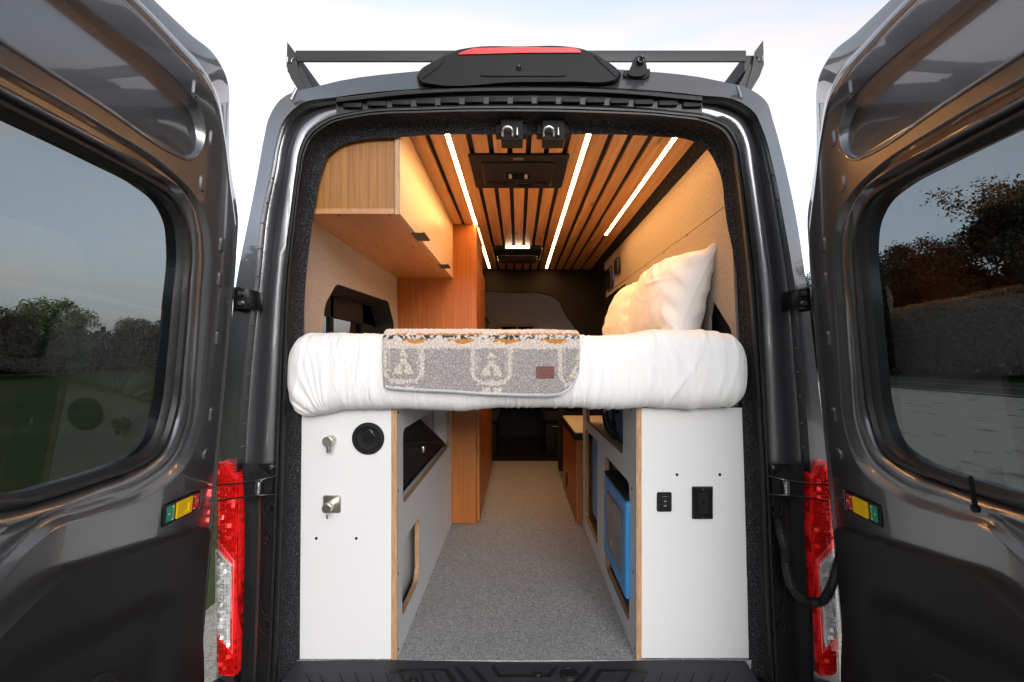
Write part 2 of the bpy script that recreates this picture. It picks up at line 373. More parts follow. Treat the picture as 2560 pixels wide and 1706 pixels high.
# ------------------------------------------------------------------ trees
mbark = m_speck('bark', (.03, .022, .016), (.07, .055, .04), .9, 8, .8, .03)
def leafmat(name, a, b):
    m = mat(name, a, .6, spec=.3); n = N(m); oi = n('ShaderNodeObjectInfo'); f = n.noise(n.coord(), 1.1, 3)
    n.color(n.ramp(f, [(.35, a), (.65, b)])); return m
LEAF = [leafmat('dark_foliage', (.008, .014, .006), (.020, .032, .010)), leafmat('willow_foliage', (.055, .095, .028), (.11, .16, .06)), leafmat('russet_foliage', (.030, .022, .012), (.055, .038, .02))]
def tree_mesh(seed, h, w, leaves, lsz, droop=0.):
    rd = random.Random(seed); tr = MB(); cr = MB(); tips = []
    def limb(p, d, l, r, lev):
        P = [Vector(p)]; D = Vector(d).normalized(); rr = [r]
        for k in range(4):
            D = (D + Vector((rd.uniform(-.25, .25), rd.uniform(-.25, .25), rd.uniform(-.05, .25 - droop)))).normalized(); P.append(P[-1] + D * l / 4); rr.append(r * (1 - .16 * (k + 1)))
        tr.tube(P, rr, 6)
        if lev == 0: tips.append(P[-1]); tips.append(P[2]); return
        for k in range(4 if lev > 1 else 3):
            a = rd.uniform(0, 6.28); dd = D * .55 + Vector((math.cos(a), math.sin(a), rd.uniform(0, .6)))
            limb(P[rd.choice((2, 3, 4))], dd, l * rd.uniform(.55, .8), r * .5, lev - 1)
    limb((0, 0, -1.7), (0, 0, 1), h * .42, h * .022, 3)
    zs = max(t.z for t in tips) + 1.7; xs = max(max(abs(t.x), abs(t.y)) for t in tips)
    fz, fxy = h * .93 / zs, w / xs
    tr.v = [(v[0] * (1 + (fxy - 1) * min(1, (v[2] + 1.7) / (h * .3))), v[1] * (1 + (fxy - 1) * min(1, (v[2] + 1.7) / (h * .3))), (v[2] + 1.7) * fz - 1.7) for v in tr.v]
    tips = [Vector((t.x * fxy, t.y * fxy, (t.z + 1.7) * fz - 1.7)) for t in tips]
    for k in range(190):
        th = rd.uniform(0, 6.28); q = math.sqrt(rd.random()); zf = rd.uniform(.10, .98); prof = math.sin(min(1, zf * 1.15 + .12) * math.pi * .86) ** .6
        tips.append(Vector((w * q * prof * math.cos(th) * .95, w * q * prof * math.sin(th) * .95, -1.7 + h * zf)))
    while len(tips) < 90: tips.append(rd.choice(tips) + Vector((rd.gauss(0, w * .12), rd.gauss(0, w * .12), rd.gauss(-h * .05, h * .06))))
    for i in range(leaves):
        t = rd.choice(tips); s = h * .034
        p = t + Vector((rd.gauss(0, s), rd.gauss(0, s), rd.gauss(0, s * .75) - droop * abs(rd.gauss(0, s))))
        a = Vector((rd.gauss(0, 1), rd.gauss(0, 1), rd.gauss(0, .6))).normalized(); b = a.cross(Vector((rd.gauss(0, 1), rd.gauss(0, 1), rd.gauss(0, 1)))).normalized()
        L = lsz * rd.uniform(.6, 1.3)
        cr.add([p, p + a * L * .5 + b * L * .28, p + a * L, p + a * L * .5 - b * L * .28], [(0, 1, 2, 3)])
    return tr, cr
kinds = []
def make_tree(kind, seed, h, w, leaves, lsz, leaf, droop=0.):
    tr, cr = tree_mesh(seed, h, w, leaves, lsz, droop)
    root = thing('tree', 'x', 'tree', (0, 0, -1.7), None)
    build('trunk', tr, mbark, root); build('crown', cr, leaf, root); return root
protos = [make_tree(0, 3, 15, 6.4, 42000, .27, LEAF[0]), make_tree(1, 5, 14, 5.8, 40000, .27, LEAF[0]), make_tree(2, 9, 7.5, 3.4, 14000, .24, LEAF[1], .5), make_tree(3, 12, 6.8, 3.8, 14000, .24, LEAF[2])]
used = [False] * 4
def place_tree(k, x, y, s, rz, label, group):
    p = protos[k]
    if not used[k]: o = p; used[k] = True
    else:
        o = p.copy(); COL.objects.link(o)
        for ch in p.children:
            c = ch.copy(); COL.objects.link(c); c.parent = o
    o.location = (x, y, 0); o.rotation_euler = (0, 0, rz); o.scale = (s, s, s * 1.0)
    tag(o, label, 'tree', group)
rt = random.Random(4)
ORD = ['first', 'second', 'third', 'fourth', 'fifth', 'sixth', 'seventh', 'eighth', 'ninth', 'tenth']; cnt = [0, 0]
for i in range(9):
    y = 10 + i * 8.5; x = 40 + rt.uniform(-1.5, 3)
    lab = 'tall dark broadleaf tree beyond the road, %s from the near end of its row' % ORD[i]
    place_tree(i % 2, x, y, (rt.uniform(.98, 1.2) if 2 <= i <= 4 else rt.uniform(.8, 1.05)) * (.86 if y > 40 and y < 50 else 1), rt.uniform(0, 6), lab, 'dark trees in the row beyond the road')
for i in range(10):
    y = 14 + i * 6.5 + rt.uniform(-1, 1); x = -43 + rt.uniform(-3, 3)
    k = 2 if i in (1, 2, 3, 5, 8) else 3
    q = 0 if k == 2 else 1; lab = ('light green willowy tree' if k == 2 else 'russet brown rounded tree') + ' at the edge of the left meadow, %s nearest of its kind' % ORD[cnt[q]]; cnt[q] += 1
    place_tree(k, x, y, rt.uniform(.8, 1.12), rt.uniform(0, 6), lab, 'willowy trees along the left meadow' if k == 2 else 'russet trees along the left meadow')
wd = MB(); rw2 = random.Random(8)          # the wood behind the photographer, met only as a reflection: one mass
for i in range(16):
    a = R(180 + (i - 7.5) * 13); rr = rw2.uniform(30, 40); h = rw2.uniform(7, 12); cx, cy = math.sin(a) * rr, math.cos(a) * rr
    wd.tube([(cx, cy, -1.7), (cx, cy, h * .6)], [.3, .1], 6)
    for k in range(2600):
        th = rw2.uniform(0, 6.28); ph = rw2.gauss(0, .5); q = rw2.uniform(.5, 1)
        p = Vector((cx + 4.2 * q * math.cos(th) * math.cos(ph), cy + 4.2 * q * math.sin(th) * math.cos(ph), -1.7 + h * .55 + h * .45 * q * math.sin(ph)))
        d = Vector((rw2.gauss(0, 1), rw2.gauss(0, 1), rw2.gauss(0, 1))).normalized(); e = d.cross(Vector((rw2.gauss(0, 1), 1, .3))).normalized()
        wd.add([p, p + d * .4 + e * .25, p + d * .8, p + d * .4 - e * .25], [(0, 1, 2, 3)])
for (X0, w0, hh, n0, y0, y1) in ((-56, 3, 4.2, 9000, 0, 150), (50, 4, 9, 15000, -10, 160)):
    for k in range(n0):
        p = Vector((X0 + rw2.uniform(-w0, w0), rw2.uniform(y0, y1), -1.7 + hh * rw2.random() ** .8 * (1 + .25 * math.sin(rw2.uniform(0, 6)))))
        d = Vector((rw2.gauss(0, .3), rw2.gauss(0, 1), rw2.gauss(0, 1))).normalized(); e = d.cross(Vector((1, .3, .3))).normalized()
        wd.add([p, p + d * .6 + e * .5, p + d * 1.2, p + d * .6 - e * .5], [(0, 1, 2, 3)])
build('woodland', wd, LEAF[0], None, (0, -35, -1.7), kind='stuff')

# ------------------------------------------------------------------ the van: body, opening, seals
van = thing('camper_van', 'dark grey metallic camper van with both rear doors swung wide open', 'camper van', (0, 2.5, -1.7))
YS = [1706, 1450, 1174, 900, 700, 536, 429]
def contour(L, c1, tl, mid, tr, c2, Rr): return [(x, y) for x, y in zip(L, YS)] + c1 + tl + [mid] + tr + c2 + [(x, y) for x, y in zip(Rr, YS[::-1])]
O0 = contour([541, 544, 549, 569, 592, 624, 645], [(660, 345), (672, 295), (700, 250)], [(801, 214), (1046, 178)], (1295, 165), [(1548, 174), (1803, 204)], [(1880, 226), (1917, 256), (1932, 300)], [1966, 1989, 2014, 2038, 2069, 2088, 2100])
O1 = contour([585, 588, 592, 612, 636, 653, 677], [(690, 357), (709, 302), (750, 261)], [(841, 243), (1046, 222)], (1295, 215), [(1560, 222), (1745, 238)], [(1850, 255), (1888, 284), (1906, 322)], [1936, 1957, 1985, 2005, 2026, 2030, 2035])
S1 = contour([662, 674, 684, 696, 707, 727, 740], [(749, 375), (768, 334), (812, 300)], [(890, 278), (1060, 266)], (1295, 262), [(1500, 266), (1690, 279)], [(1778, 291), (1828, 313), (1852, 350)], [1867, 1882, 1901, 1912, 1924, 1937, 1950])
S2 = contour([693, 702, 711, 718, 727, 742, 756], [(765, 384), (783, 346), (825, 313)], [(896, 295), (1060, 285)], (1295, 282), [(1500, 286), (1690, 297)], [(1758, 308), (1803, 331), (1826, 368)], [1838, 1852, 1870, 1884, 1902, 1912, 1924])
P0 = contour([748, 750, 753, 757, 765, 785, 805], [(822, 388), (850, 366), (912, 350)], [(984, 344), (1113, 337)], (1295, 338), [(1476, 336), (1640, 342)], [(1738, 356), (1768, 374), (1785, 400)], [1798, 1814, 1843, 1850, 1860, 1867, 1874])
def C3(c, y, sub=5): return catmull([W(p[0], p[1], 1.5 + y) for p in c], False, sub)
def mixc(a, b, t): return [(lerp(p[0], q[0], t), lerp(p[1], q[1], t)) for p, q in zip(a, b)]
# outer body skin, rear corner and roof edge
mb = MB()
ring = C3(O0, .055)
ring = [(ring[0][0] - .01, ring[0][1], -1.35)] + ring + [(ring[-1][0] + .01, ring[-1][1], -1.35)]
ny = 90; rows = []
for j in range(ny + 1):
    y = .055 + 5.3 * (j / ny); s = 1 if y < 4 else 1 - .45 * ((y - 4) / 1.36) ** 2
    bulge = .035 * min(1, (y - .055) / .25)
    rows.append([(x + math.copysign(bulge * min(1, abs(x) / .5), x) * (1 if z < .8 else .3), y, (z + 1.35) * s - 1.35) for x, _, z in ring])
vs = [p for r in rows for p in r]; nr = len(ring); fs = []
for j in range(ny):
    for k in range(nr - 1):
        a = vs[j * nr + k]; b = vs[(j + 1) * nr + k + 1]; cx, cy, cz = (a[0] + b[0]) / 2, (a[1] + b[1]) / 2, (a[2] + b[2]) / 2
        if cx < -.6 and .24 < cy < 1.26 and .0 < cz < .30: continue      # side window opening
        if abs(cx) > .6 and 3.25 < cy < 4.0 and -.25 < cz < .32: continue       # cab side windows
        fs.append((j * nr + k, j * nr + k + 1, (j + 1) * nr + k + 1, (j + 1) * nr + k))
mb.add(vs, fs, True)
mb.add(rows[-1], [list(range(nr))])
edge = C3(mixc(O0, O1, .08), .0506); mid1 = C3(mixc(O0, O1, .5), .0275); mid2 = C3(mixc(O0, O1, .95), .003); rim = C3(O1, .0)
mb.loft([ring[1:-1], edge, mid1, mid2, rim], False, True)
build('body', mb, PAINT, van, angle=28)
# door frame channel
mb = MB(); GR = mixc(O1, S1, .40); RG = mixc(O1, S1, .66)
mb.loft([C3(O1, .0), C3(mixc(O1, S1, .05), .012), C3(mixc(O1, S1, .22), .05), C3(GR, .055), C3(mixc(O1, S1, .52), .045), C3(RG, .022), C3(mixc(O1, S1, .74), .02), C3(mixc(O1, S1, .97), .024), C3(mixc(S1, S2, .1), .03)], False, True)
build('door_frame', mb, PAINT, van, angle=60)
# dimples and spot welds in the frame
mb = MB()
rw = random.Random(2)
for side in (-1, 1):
    for py in range(440, 1140, 62):
        i = (py - 429) / 745
        c0 = [O1, S1]; 
        def xat(c, yy):
            pts = [p for p in (c[:8] if side < 0 else c[-8:])]; pts.sort(key=lambda p: p[1])
            for a, b in zip(pts, pts[1:]):
                if a[1] <= yy <= b[1]: return lerp(a[0], b[0], (yy - a[1]) / (b[1] - a[1] + 1e-6))
            return pts[-1][0]
        for t in (.10, ):
            p = W(lerp(xat(O1, py), xat(S1, py), t), py + rw.uniform(-6, 6), 1.515); mb = MB(); mb.cyl((p[0], p[1] + .01, p[2]), (p[0], p[1] - .002, p[2]), .0026, 10); build('rivet', mb, PAINT, van)
# seal
mb = MB()
mb.loft([C3(S1, .035), C3(S1, .005), C3(mixc(S1, S2, .18), -.008), C3(mixc(S1, S2, .42), -.008), C3(mixc(S1, S2, .5), .002), C3(mixc(S1, S2, .6), -.004), C3(mixc(S1, S2, .82), -.004), C3(S2, .01), C3(S2, .04)], False, True)
build('rubber_seal', mb, RUBBER, van, angle=45)
# felt lining round the opening
mb = MB(); P1 = mixc(S2, P0, .35); P2 = mixc(S2, P0, .8)
wobP = [(p[0] + 1.6 * fan((p[0] * .03, p[1] * .03, 5)), p[1] + 1.6 * fan((p[0] * .03, p[1] * .03, 9))) for p in P0]
mb.loft([C3(S2, .012, 8), C3(P1, .05, 8), C3(P2, .072, 8), C3(wobP, .076, 8), C3(mixc(S2, P0, .98), .10, 8), [(x * 1.02, .16, z + .02) for x, y, z in C3(P0, .16, 8)]], False, True)
mb.v = [(v[0], v[1] + .0022 * fan((v[0] * 30, v[1] * 30, v[2] * 30)), v[2]) for v in mb.v]
build('felt_lining', mb, CARPET, van, angle=70)
# weatherstrip, clips and corner plates over the opening
mb = MB()
T = [(841, 243), (1046, 222), (1295, 215), (1560, 222), (1756, 240)]
mb.loft([C3([(x, y + a) for x, y in T], yy, 10) for a, yy in ((1, .03), (2, -.006), (5, -.012), (12, -.010), (16, .0), (18, .045))], False, True)
mb.loft([C3([(x, y + a) for x, y in T], .010, 10) for a in (17, 44)], False, False)  # dark backing added behind the clips to hide sky-bright paint between them
build('weatherstrip', mb, RUBBER, van)
for k in range(15):
    px = 863 + 60 * k; py = 251 + ((px - 1295) / 365) ** 2 * 10
    a = W(px, py, 1.52); b = W(px + 46, py + 12, 1.52); s = (k - 7) * -.012
    mb = MB(); mb.box(a[0], b[0], -.001, .03, b[2], a[2], .002, M=None); build('panel_clip', mb, PLAST, van)
for gx in (-.835, .86):
    mb = MB(); mb.plate([(3.2, -.28), (4.05, -.28), (4.05, .35), (3.2, .35)], [], lambda a, b, t: (gx, a, b), 0, 0); build('cab_side_glass', mb, CABG, van)
# hinges on the body, both sides
def hinge(sg):
    xs = lambda px: (px - VX) / FX * 1.5
    cx = -.845 if sg < 0 else .872
    mb = MB(); mb.box(cx - .022, cx + .022, -.035, .05, .152, .212, .003); mb.box(cx - .034, cx - .018, -.02, .03, .145, .22, .002) if sg < 0 else mb.box(cx + .018, cx + .034, -.02, .03, .145, .22, .002)
    h = build('door_hinge', mb, GLOSSB, van)
    for z in (.168, .198):
        m2 = MB(); m2.cyl((cx, -.03, z), (cx, -.043, z), .0075, 6); build('bolt', m2, CHROME, h)
hinge(-1); hinge(1)
# lower pillar covers
def cover(sg):
    mx = (lambda px: px) if sg < 0 else (lambda px: 2 * VX - px + 22)
    mb = MB()
    Lx = [(606, 1160), (612, 1300), (610, 1450), (606, 1600), (598, 1760)]; Rx = [(684, 1160), (681, 1300), (676, 1450), (670, 1600), (662, 1760)]
    if sg > 0: Lx = [(a - (b - 1150) * .042 - 4, b) for a, b in Lx]
    cs = []
    for t, y in ((0, .05), (0, .012), (.3, .03), (.55, .03), (.62, .006), (1.0, .002), (1.0, .03)):
        cs.append(catmull([W(mx(lerp(a[0], b[0], t)), a[1], 1.5 + y) for a, b in zip(Lx, Rx)], False, 6))
    mb.loft(cs, False, True)
    for (px, py, r) in ((672, 1273, 17), (664, 1566, 17), (668, 1345, 14)):
        p = W(mx(px), py, 1.495); rr = r / FX * 1.495
        mb.tube([(p[0] + rr * math.cos(a * math.pi / 12) * .8, p[1], p[2] + rr * math.sin(a * math.pi / 12) * 1.1) for a in range(25)], .0016, 6)
        mb.cyl((p[0], p[1] + .006, p[2]), (p[0], p[1] - .003, p[2]), rr * .45, 16)
    # long pressed groove
    pts = [(660, 1400), (656, 1420), (655, 1520), (660, 1535), (672, 1540)]
    mb.tube(catmull([W(mx(a), b, 1.494) for a, b in pts], False, 4), .0016, 6)
    c = build('pillar_cover', mb, PLAST, van, angle=50)
    for (px, py) in ((674, 1273), (666, 1566)):
        p = W(mx(px), py, 1.49); m2 = MB(); m2.cyl(p, (p[0], p[1] - .004, p[2]), .005, 6); build('screw', m2, GLOSSB, c)
    # door check strap
    mb = MB(); pl = [W(mx(a), b, 1.492) for a, b in ((623, 1181), (655, 1170), (683, 1197), (681, 1231), (619, 1258), (617, 1240))]
    mb.add(pl + [(p[0], p[1] + .003, p[2]) for p in pl], [(0, 1, 2, 3, 4, 5), (11, 10, 9, 8, 7, 6)] + [(i, (i + 1) % 6, (i + 1) % 6 + 6, i + 6) for i in range(6)])
    st = build('check_strap', mb, PLAST, van)
    m2 = MB()
    m2.tube(catmull([W(mx(690), 1190, 1.48), W(mx(660), 1198, 1.46), W(mx(610), 1207, 1.455), W(mx(545), 1213, 1.46)], False, 5), .0026, 8)
    m2.tube(catmull([W(mx(690), 1236, 1.48), W(mx(660), 1238, 1.46), W(mx(610), 1243, 1.455), W(mx(545), 1252, 1.46)], False, 5), .0026, 8)
    build('rod', m2, GLOSSB, st)
    m2 = MB(); c0 = Vector(W(mx(647), 1203, 1.475)); c1 = Vector(W(mx(645), 1236, 1.475)); P = []
    for k in range(120): a = k / 119; q = c0.lerp(c1, a); P.append((q.x + .0085 * math.cos(a * 9 * 2 * math.pi), q.y + .0085 * math.sin(a * 9 * 2 * math.pi), q.z))
    m2.tube(P, .0013, 6); build('spring', m2, CHROME, st)
    p = W(mx(679), 1169, 1.48); m2 = MB(); m2.cyl((p[0], p[1] + .01, p[2]), p, .006, 6); build('bolt', m2, CHROME, van)
cover(-1); cover(1)
# tail lights
def tail(sg):
    def mx(px, b): return px if sg < 0 else 2 * VX - px + 28 + (b - 1150) * .038
    O = [(552, 1152), (575, 1162), (601, 1195), (603, 1300), (600, 1500), (597, 1684), (570, 1684), (543, 1680), (539, 1560), (543, 1400), (543, 1260), (546, 1180)]
    def pt(a, b, t):      # wraps round the body corner
        p = W(mx(a, b), b, 1.5); back = max(0, (560 - a) / 30) ** 2 * .05
        return (p[0], .020 - t + back, p[2])
    O_ = rpoly(O, 5, 3)
    C = [[pt(p[0], p[1], -.020) for p in O_], [pt(p[0], p[1], .028) for p in O_], [pt(lerp(p[0], 560, .06), lerp(p[1], 1420, .006), .035) for p in O_]]
    mb = MB(); mb.loft(C, True, True); q = [(lerp(p[0], 560, .06), lerp(p[1], 1420, .006)) for p in O_]
    tr = tessellate_polygon([[Vector((a, b, 0)) for a, b in q]]); mb.add([pt(a, b, .035) for a, b in q], [tuple(t) for t in tr], True)
    h = build('tail_light', mb, RED, van, label='red tail light with a clear reversing section on the %s body corner' % ('left' if sg < 0 else 'right'))
    m2 = MB(); Q = rpoly([(544, 1371), (587, 1409), (582, 1610), (541, 1567)], 2, 2)
    tr = tessellate_polygon([[Vector((a, b, 0)) for a, b in Q]]); m2.add([pt(a, b, .038) for a, b in Q], [tuple(t) for t in tr]); m2.loft([[pt(a, b, .03) for a, b in Q], [pt(a, b, .038) for a, b in Q]], True)
    build('clear_lens', m2, CLEAR, h)
    rc = random.Random(5 if sg < 0 else 6)
    def facets(poly_top, poly_bot, x0, x1, nx, y0, y1, ny, t0):      # reflector cells, each tilted its own way
        fb = MB()
        for i in range(nx):
            for j in range(ny):
                a0, a1 = lerp(x0, x1, i / nx), lerp(x0, x1, (i + .93) / nx); b0, b1 = lerp(y0, y1, j / ny), lerp(y0, y1, (j + .93) / ny); am = (a0 + a1) / 2
                if b0 < poly_top(am) or b1 > poly_bot(am): continue
                u, v, w = rc.uniform(-.0022, .0022), rc.uniform(-.0022, .0022), rc.uniform(0, .0006)
                fb.add([pt(a0, b0, t0 + w + u + v), pt(a1, b0, t0 + w - u + v), pt(a1, b1, t0 + w - u - v), pt(a0, b1, t0 + w + u - v)], [(0, 1, 2, 3)])
        return fb
    fb = facets(lambda a: lerp(1371, 1409, (a - 544) / 43) + 1, lambda a: lerp(1567, 1610, (a - 541) / 41) - 1, 545, 585, 5, 1372, 1608, 26, .041)
    build('reflector_cells', fb, CELLW, h)
    fb = facets(lambda a: 1168 + max(0, a - 575) * 1.3, lambda a: 1345 + max(0, a - 544) * .9, 549, 597, 5, 1165, 1385, 22, .038)
    build('reflector_cells', fb, CELLR, h)
    fb = facets(lambda a: 1592 + max(0, a - 541) * .95, lambda a: 1678, 545, 595, 5, 1590, 1678, 9, .038)
    build('reflector_cells', fb, CELLR, h)
    for k, aa in enumerate((556, 564, 572)):       # moulded light guides behind the lens
        m2 = MB(); m2.tube([pt(aa + .5 * (k - 1), bb, .0365) for bb in (1215, 1290, 1365)], .0012, 6); build('light_guide', m2, REDG, h)
    m2 = MB(); m2.tube([pt(a, b, .0365) for a, b in ((545, 1350), (593, 1398), (588, 1625), (543, 1588))], .0018, 6); build('lens_border', m2, REDG, h)
    m2 = MB()
    m2.tube([pt(a, b, .0425) for a, b in ((544, 1371), (587, 1409), (582, 1610), (541, 1567), (544, 1371))], .0014, 6)
    build('lens_rim', m2, WHITE, h)
tail(-1); tail(1)
# rear bumper and sill
mb = MB(); mb.box(-.99, 1.01, -.16, .06, -1.32, -1.03, .03, 3); build('bumper', mb, PLAST, van)
mb = MB(); mb.grid(61, 9, lambda u, v: (lerp(-.73, .745, u), lerp(-.10, .0735, v), -.9925 - .004 * (1 - v) + .003 * math.sin(u * 9) * (v > .9) - .012 * (1 - v)), True)
sill = build('sill_mat', mb, m_speck('slate_black_mat', (.022, .024, .029), (.032, .034, .040), .5, 900, .3, .0004), van)
mb = MB()
def bar(px0, py0, px1, py1, w=.006):
    pts = []
    for a, b in ((px0, py0), (px1, py1)):
        d = .996 * FX / (b - VY); pts.append((( a - VX) / FX * d, d - 1.5))
    (x0, y0), (x1, y1) = pts; L = math.hypot(x1 - x0, y1 - y0) or 1; nx, ny2 = -(y1 - y0) / L * w, (x1 - x0) / L * w
    z = -.9945; mb.add([(x0 + nx, y0 + ny2, z), (x1 + nx, y1 + ny2, z), (x1 - nx, y1 - ny2, z), (x0 - nx, y0 - ny2, z),
        (x0 + nx, y0 + ny2, z - .008), (x1 + nx, y1 + ny2, z - .008), (x1 - nx, y1 - ny2, z - .008), (x0 - nx, y0 - ny2, z - .008)], [(0, 1, 2, 3), (0, 1, 5, 4), (1, 2, 6, 5), (2, 3, 7, 6), (3, 0, 4, 7)])
for px in (768, 800, 850, 888, 926, 965, 1000, 1050, 1080): bar(px, 1682, px + 20, 1725, .0022)
for px in (1560, 1600, 1640, 1680, 1720, 1765, 1805): bar(px + 16, 1680, px - 6, 1725, .0022)
for a in ((1140, 1668, 1185, 1725), (1180, 1668, 1230, 1725), (1232, 1668, 1250, 1692), (1250, 1692, 1370, 1692), (1370, 1692, 1392, 1668), (975, 1678, 1115, 1676), (1115, 1676, 1150, 1725), (1475, 1668, 1430, 1725), (1500, 1678, 1620, 1678), (1500, 1678, 1470, 1725)): bar(*a)
build('mat_rib', mb, RUBBER, sill)
for px, py, r in ((1424, 1686, .030), (1345, 1686, .013), (1033, 1702, .014)):
    d = .996 * FX / (py - VY); x, y = (px - VX) / FX * d, d - 1.5
    mb = MB(); mb.cyl((x, y, -1.02), (x, y, -.992), r, 28, .004); mb.tube([(x + r * .78 * math.cos(a * .2618), y + r * .78 * math.sin(a * .2618), -.992) for a in range(25)], .0015, 6); build('mat_plug', mb, RUBBER, sill)
# brake light housing
mp15 = lambda a, b, t: W(a, b, 1.5 + t)
HO = [(1054, 211), (1042, 192), (1050, 176), (1078, 157), (1112, 138), (1138, 127), (1178, 119), (1300, 116.5), (1428, 118), (1456, 123), (1487, 135), (1515, 152), (1541, 171), (1553, 186), (1548, 199), (1530, 207), (1435, 210), (1295, 211), (1066, 214)]
HOs = catmull(HO, True, 5)
def w3(P, d): return [W(a, b, d) for a, b in P]
mb = MB(); mb.loft([w3(HOs, 1.72), w3(HOs, 1.51), w3(offset(HOs, -2), 1.492), w3(offset(HOs, -6), 1.484)], True, True)
q = offset(HOs, -6); tr = tessellate_polygon([[Vector((a, b, 0)) for a, b in q]]); mb.add(w3(q, 1.484), [tuple(t) for t in tr], True)
hs = build('brake_light_housing', mb, PLAST, van)
mb = MB(); mb.puff(rpoly([(1190, 190), (1235, 152), (1262, 150), (1352, 150), (1380, 152), (1425, 190)], 8, 4), lambda a, b, t: W(a, b, 1.484 - t), 0, .004, .004)
build('recess_panel', mb, PLAST, hs)
mb = MB(); mb.cyl(W(1297, 170, 1.485), W(1297, 170, 1.474), .0075, 20, .002); build('washer_nozzle', mb, GLOSSB, hs)
RL = rpoly([(1142, 137.5), (1152, 130), (1185, 120.5), (1300, 118), (1430, 119.5), (1450, 125), (1455, 132.5), (1300, 133)], 2, 3)
mb = MB(); mb.loft([w3(RL, 1.60), w3(RL, 1.484), w3(offset(RL, -1), 1.480)], True, True); q = offset(RL, -1); tr = tessellate_polygon([[Vector((a, b, 0)) for a, b in q]]); mb.add(w3(q, 1.480), [tuple(t) for t in tr], True)
build('brake_lens', mb, REDTOP, hs)
for pts in ([(1050, 190), (1056, 197), (1100, 165), (1113, 142), (1106, 143), (1078, 159)], [(1548, 188), (1540, 192), (1497, 152), (1484, 137), (1492, 140), (1520, 158)]):
    mb = MB(); Q = rpoly(pts, 2, 2); mb.puff(Q, lambda a, b, t: W(a, b, 1.487 - t), 0, .006, .003); build('side_cap', mb, PLAST, hs)
# reversing camera on the roof edge
cm = MB(); B = rpoly([(1558, 178), (1625, 172), (1626, 186), (1612, 197), (1575, 198), (1559, 188)], 4, 3); cm.puff(B, lambda a, b, t: W(a, b, 1.56 - t), -.04, .035, .006)
B = catmull([(1570, 184), (1578, 165), (1586, 146), (1598, 139), (1610, 142), (1615, 158), (1617, 184)], True, 5); cm.puff(B, lambda a, b, t: W(a, b, 1.56 - t), -.02, .045, .010)
cmo = build('reversing_camera', cm, PLAST, van)
cm = MB(); cm.cyl(W(1603, 149, 1.53), W(1603, 149, 1.50), .011, 24, .002); build('lens', cm, GLOSSB, cmo)
cm = MB(); p = W(1603, 149, 1.499); cm.tube([(p[0] + .0085 * math.cos(a * .2618), p[1], p[2] + .0085 * math.sin(a * .2618)) for a in range(25)], .001, 6); build('lens_ring', cm, CHROME, cmo)
# roof gutters showing above the roof edge
for sg in (-1, 1):
    mb = MB(); pts = [(720, 236), (730, 232), (741, 214)] if sg < 0 else [(1850, 232), (1856, 240), (1850, 214)]
    q = [W(a, b, 1.515) for a, b in (((728, 250), (742, 222)) if sg < 0 else ((1854, 246), (1844, 216)))]
    mb.tube(q, .006, 8); build('gutter_end', mb, PAINT, van)

# latch strikers under the header
def striker(px):
    d = 1.55
    mb = MB(); a = W(px - 40, 299, d + .01); b = W(px + 40, 336, d + .01); mb.box(a[0], b[0], .055, .10, b[2], a[2], .003)
    s = build('latch_striker', mb, MATTEB, van)
    m2 = MB(); a = W(px - 26, 300, d); b = W(px + 28, 355, d); m2.box(a[0], b[0], .035, .10, b[2], a[2], .002); build('housing', m2, MATTEB, s)
    m2 = MB(); m2.tube(catmull([W(px - 22, 340, 1.53), W(px - 22, 326, 1.515), W(px - 17, 319, 1.512), W(px - 3, 319, 1.512), W(px + 2, 326, 1.515), W(px + 2, 340, 1.53)], False, 5), .0040, 10)
    m2.cyl(W(px + 14, 339, 1.525), W(px + 14, 320, 1.525), .0055, 12, 0, .0025); build('loop', m2, CHROME, s)
striker(1279); striker(1382)

# ------------------------------------------------------------------ rear doors
class DoorFrame:
    def __init__(s, O, lean, yaw, mir):
        s.O = Vector(O); V = Vector((lean, 0, 1)).normalized(); U = Vector((yaw, -1, 0)); U = (U - V * U.dot(V)).normalized()
        Nn = V.cross(U); s.U, s.V, s.N = U, V, Nn if not mir else -Nn
    def __call__(s, u, v, h): return tuple(s.O + s.U * u + s.V * v + s.N * h)
DL = DoorFrame((-.876, -.02, 0), .094, .035, False)
DR = DoorFrame((.905, -.02, 0), -.094, -.065, True)
cRO = [(.825, .462), (.529, .463), (.347, .450), (.243, .418), (.185, .370), (.155, .30), (.146, .16), (.136, -.04), (.135, -.20), (.175, -.285), (.294, -.335), (.467, -.335), (.568, -.330), (.63, -.372), (.70, -.43), (.825, -.47)]
cRI = [(.805, .424), (.529, .424), (.396, .424), (.306, .413), (.259, .38), (.232, .30), (.222, .16), (.218, -.04), (.218, -.16), (.254, -.229), (.357, -.275), (.467, -.280), (.568, -.281), (.64, -.28), (.70, -.275), (.805, -.25)]
cSE = [(.795, .403), (.529, .401), (.426, .398), (.346, .394), (.298, .362), (.265, .29), (.255, .15), (.251, -.04), (.255, -.147), (.291, -.225), (.392, -.255), (.467, -.258), (.568, -.259), (.64, -.258), (.69, -.25), (.795, -.22)]
cGL = [(.775, .385), (.529, .384), (.413, .379), (.349, .362), (.310, .325), (.293, .27), (.289, .12), (.288, -.03), (.292, -.123), (.322, -.206), (.407, -.238), (.467, -.243), (.568, -.244), (.63, -.243), (.68, -.23), (.775, -.19)]
cL2 = catmull([(.86, .704), (.353, .711), (.28, .703), (.225, .685), (.17, .62), (.115, .50), (.070, .38), (.058, .17), (.053, -.10), (.052, -.40), (.046, -.97), (.046, -1.1)], False, 6)
cL1 = catmull([(.86, .742), (.34, .747), (.25, .735), (.185, .705), (.135, .63), (.085, .51), (.032, .38), (.016, .17), (.010, -.10), (.010, -.40), (.004, -.97), (.004, -1.1)], False, 6)
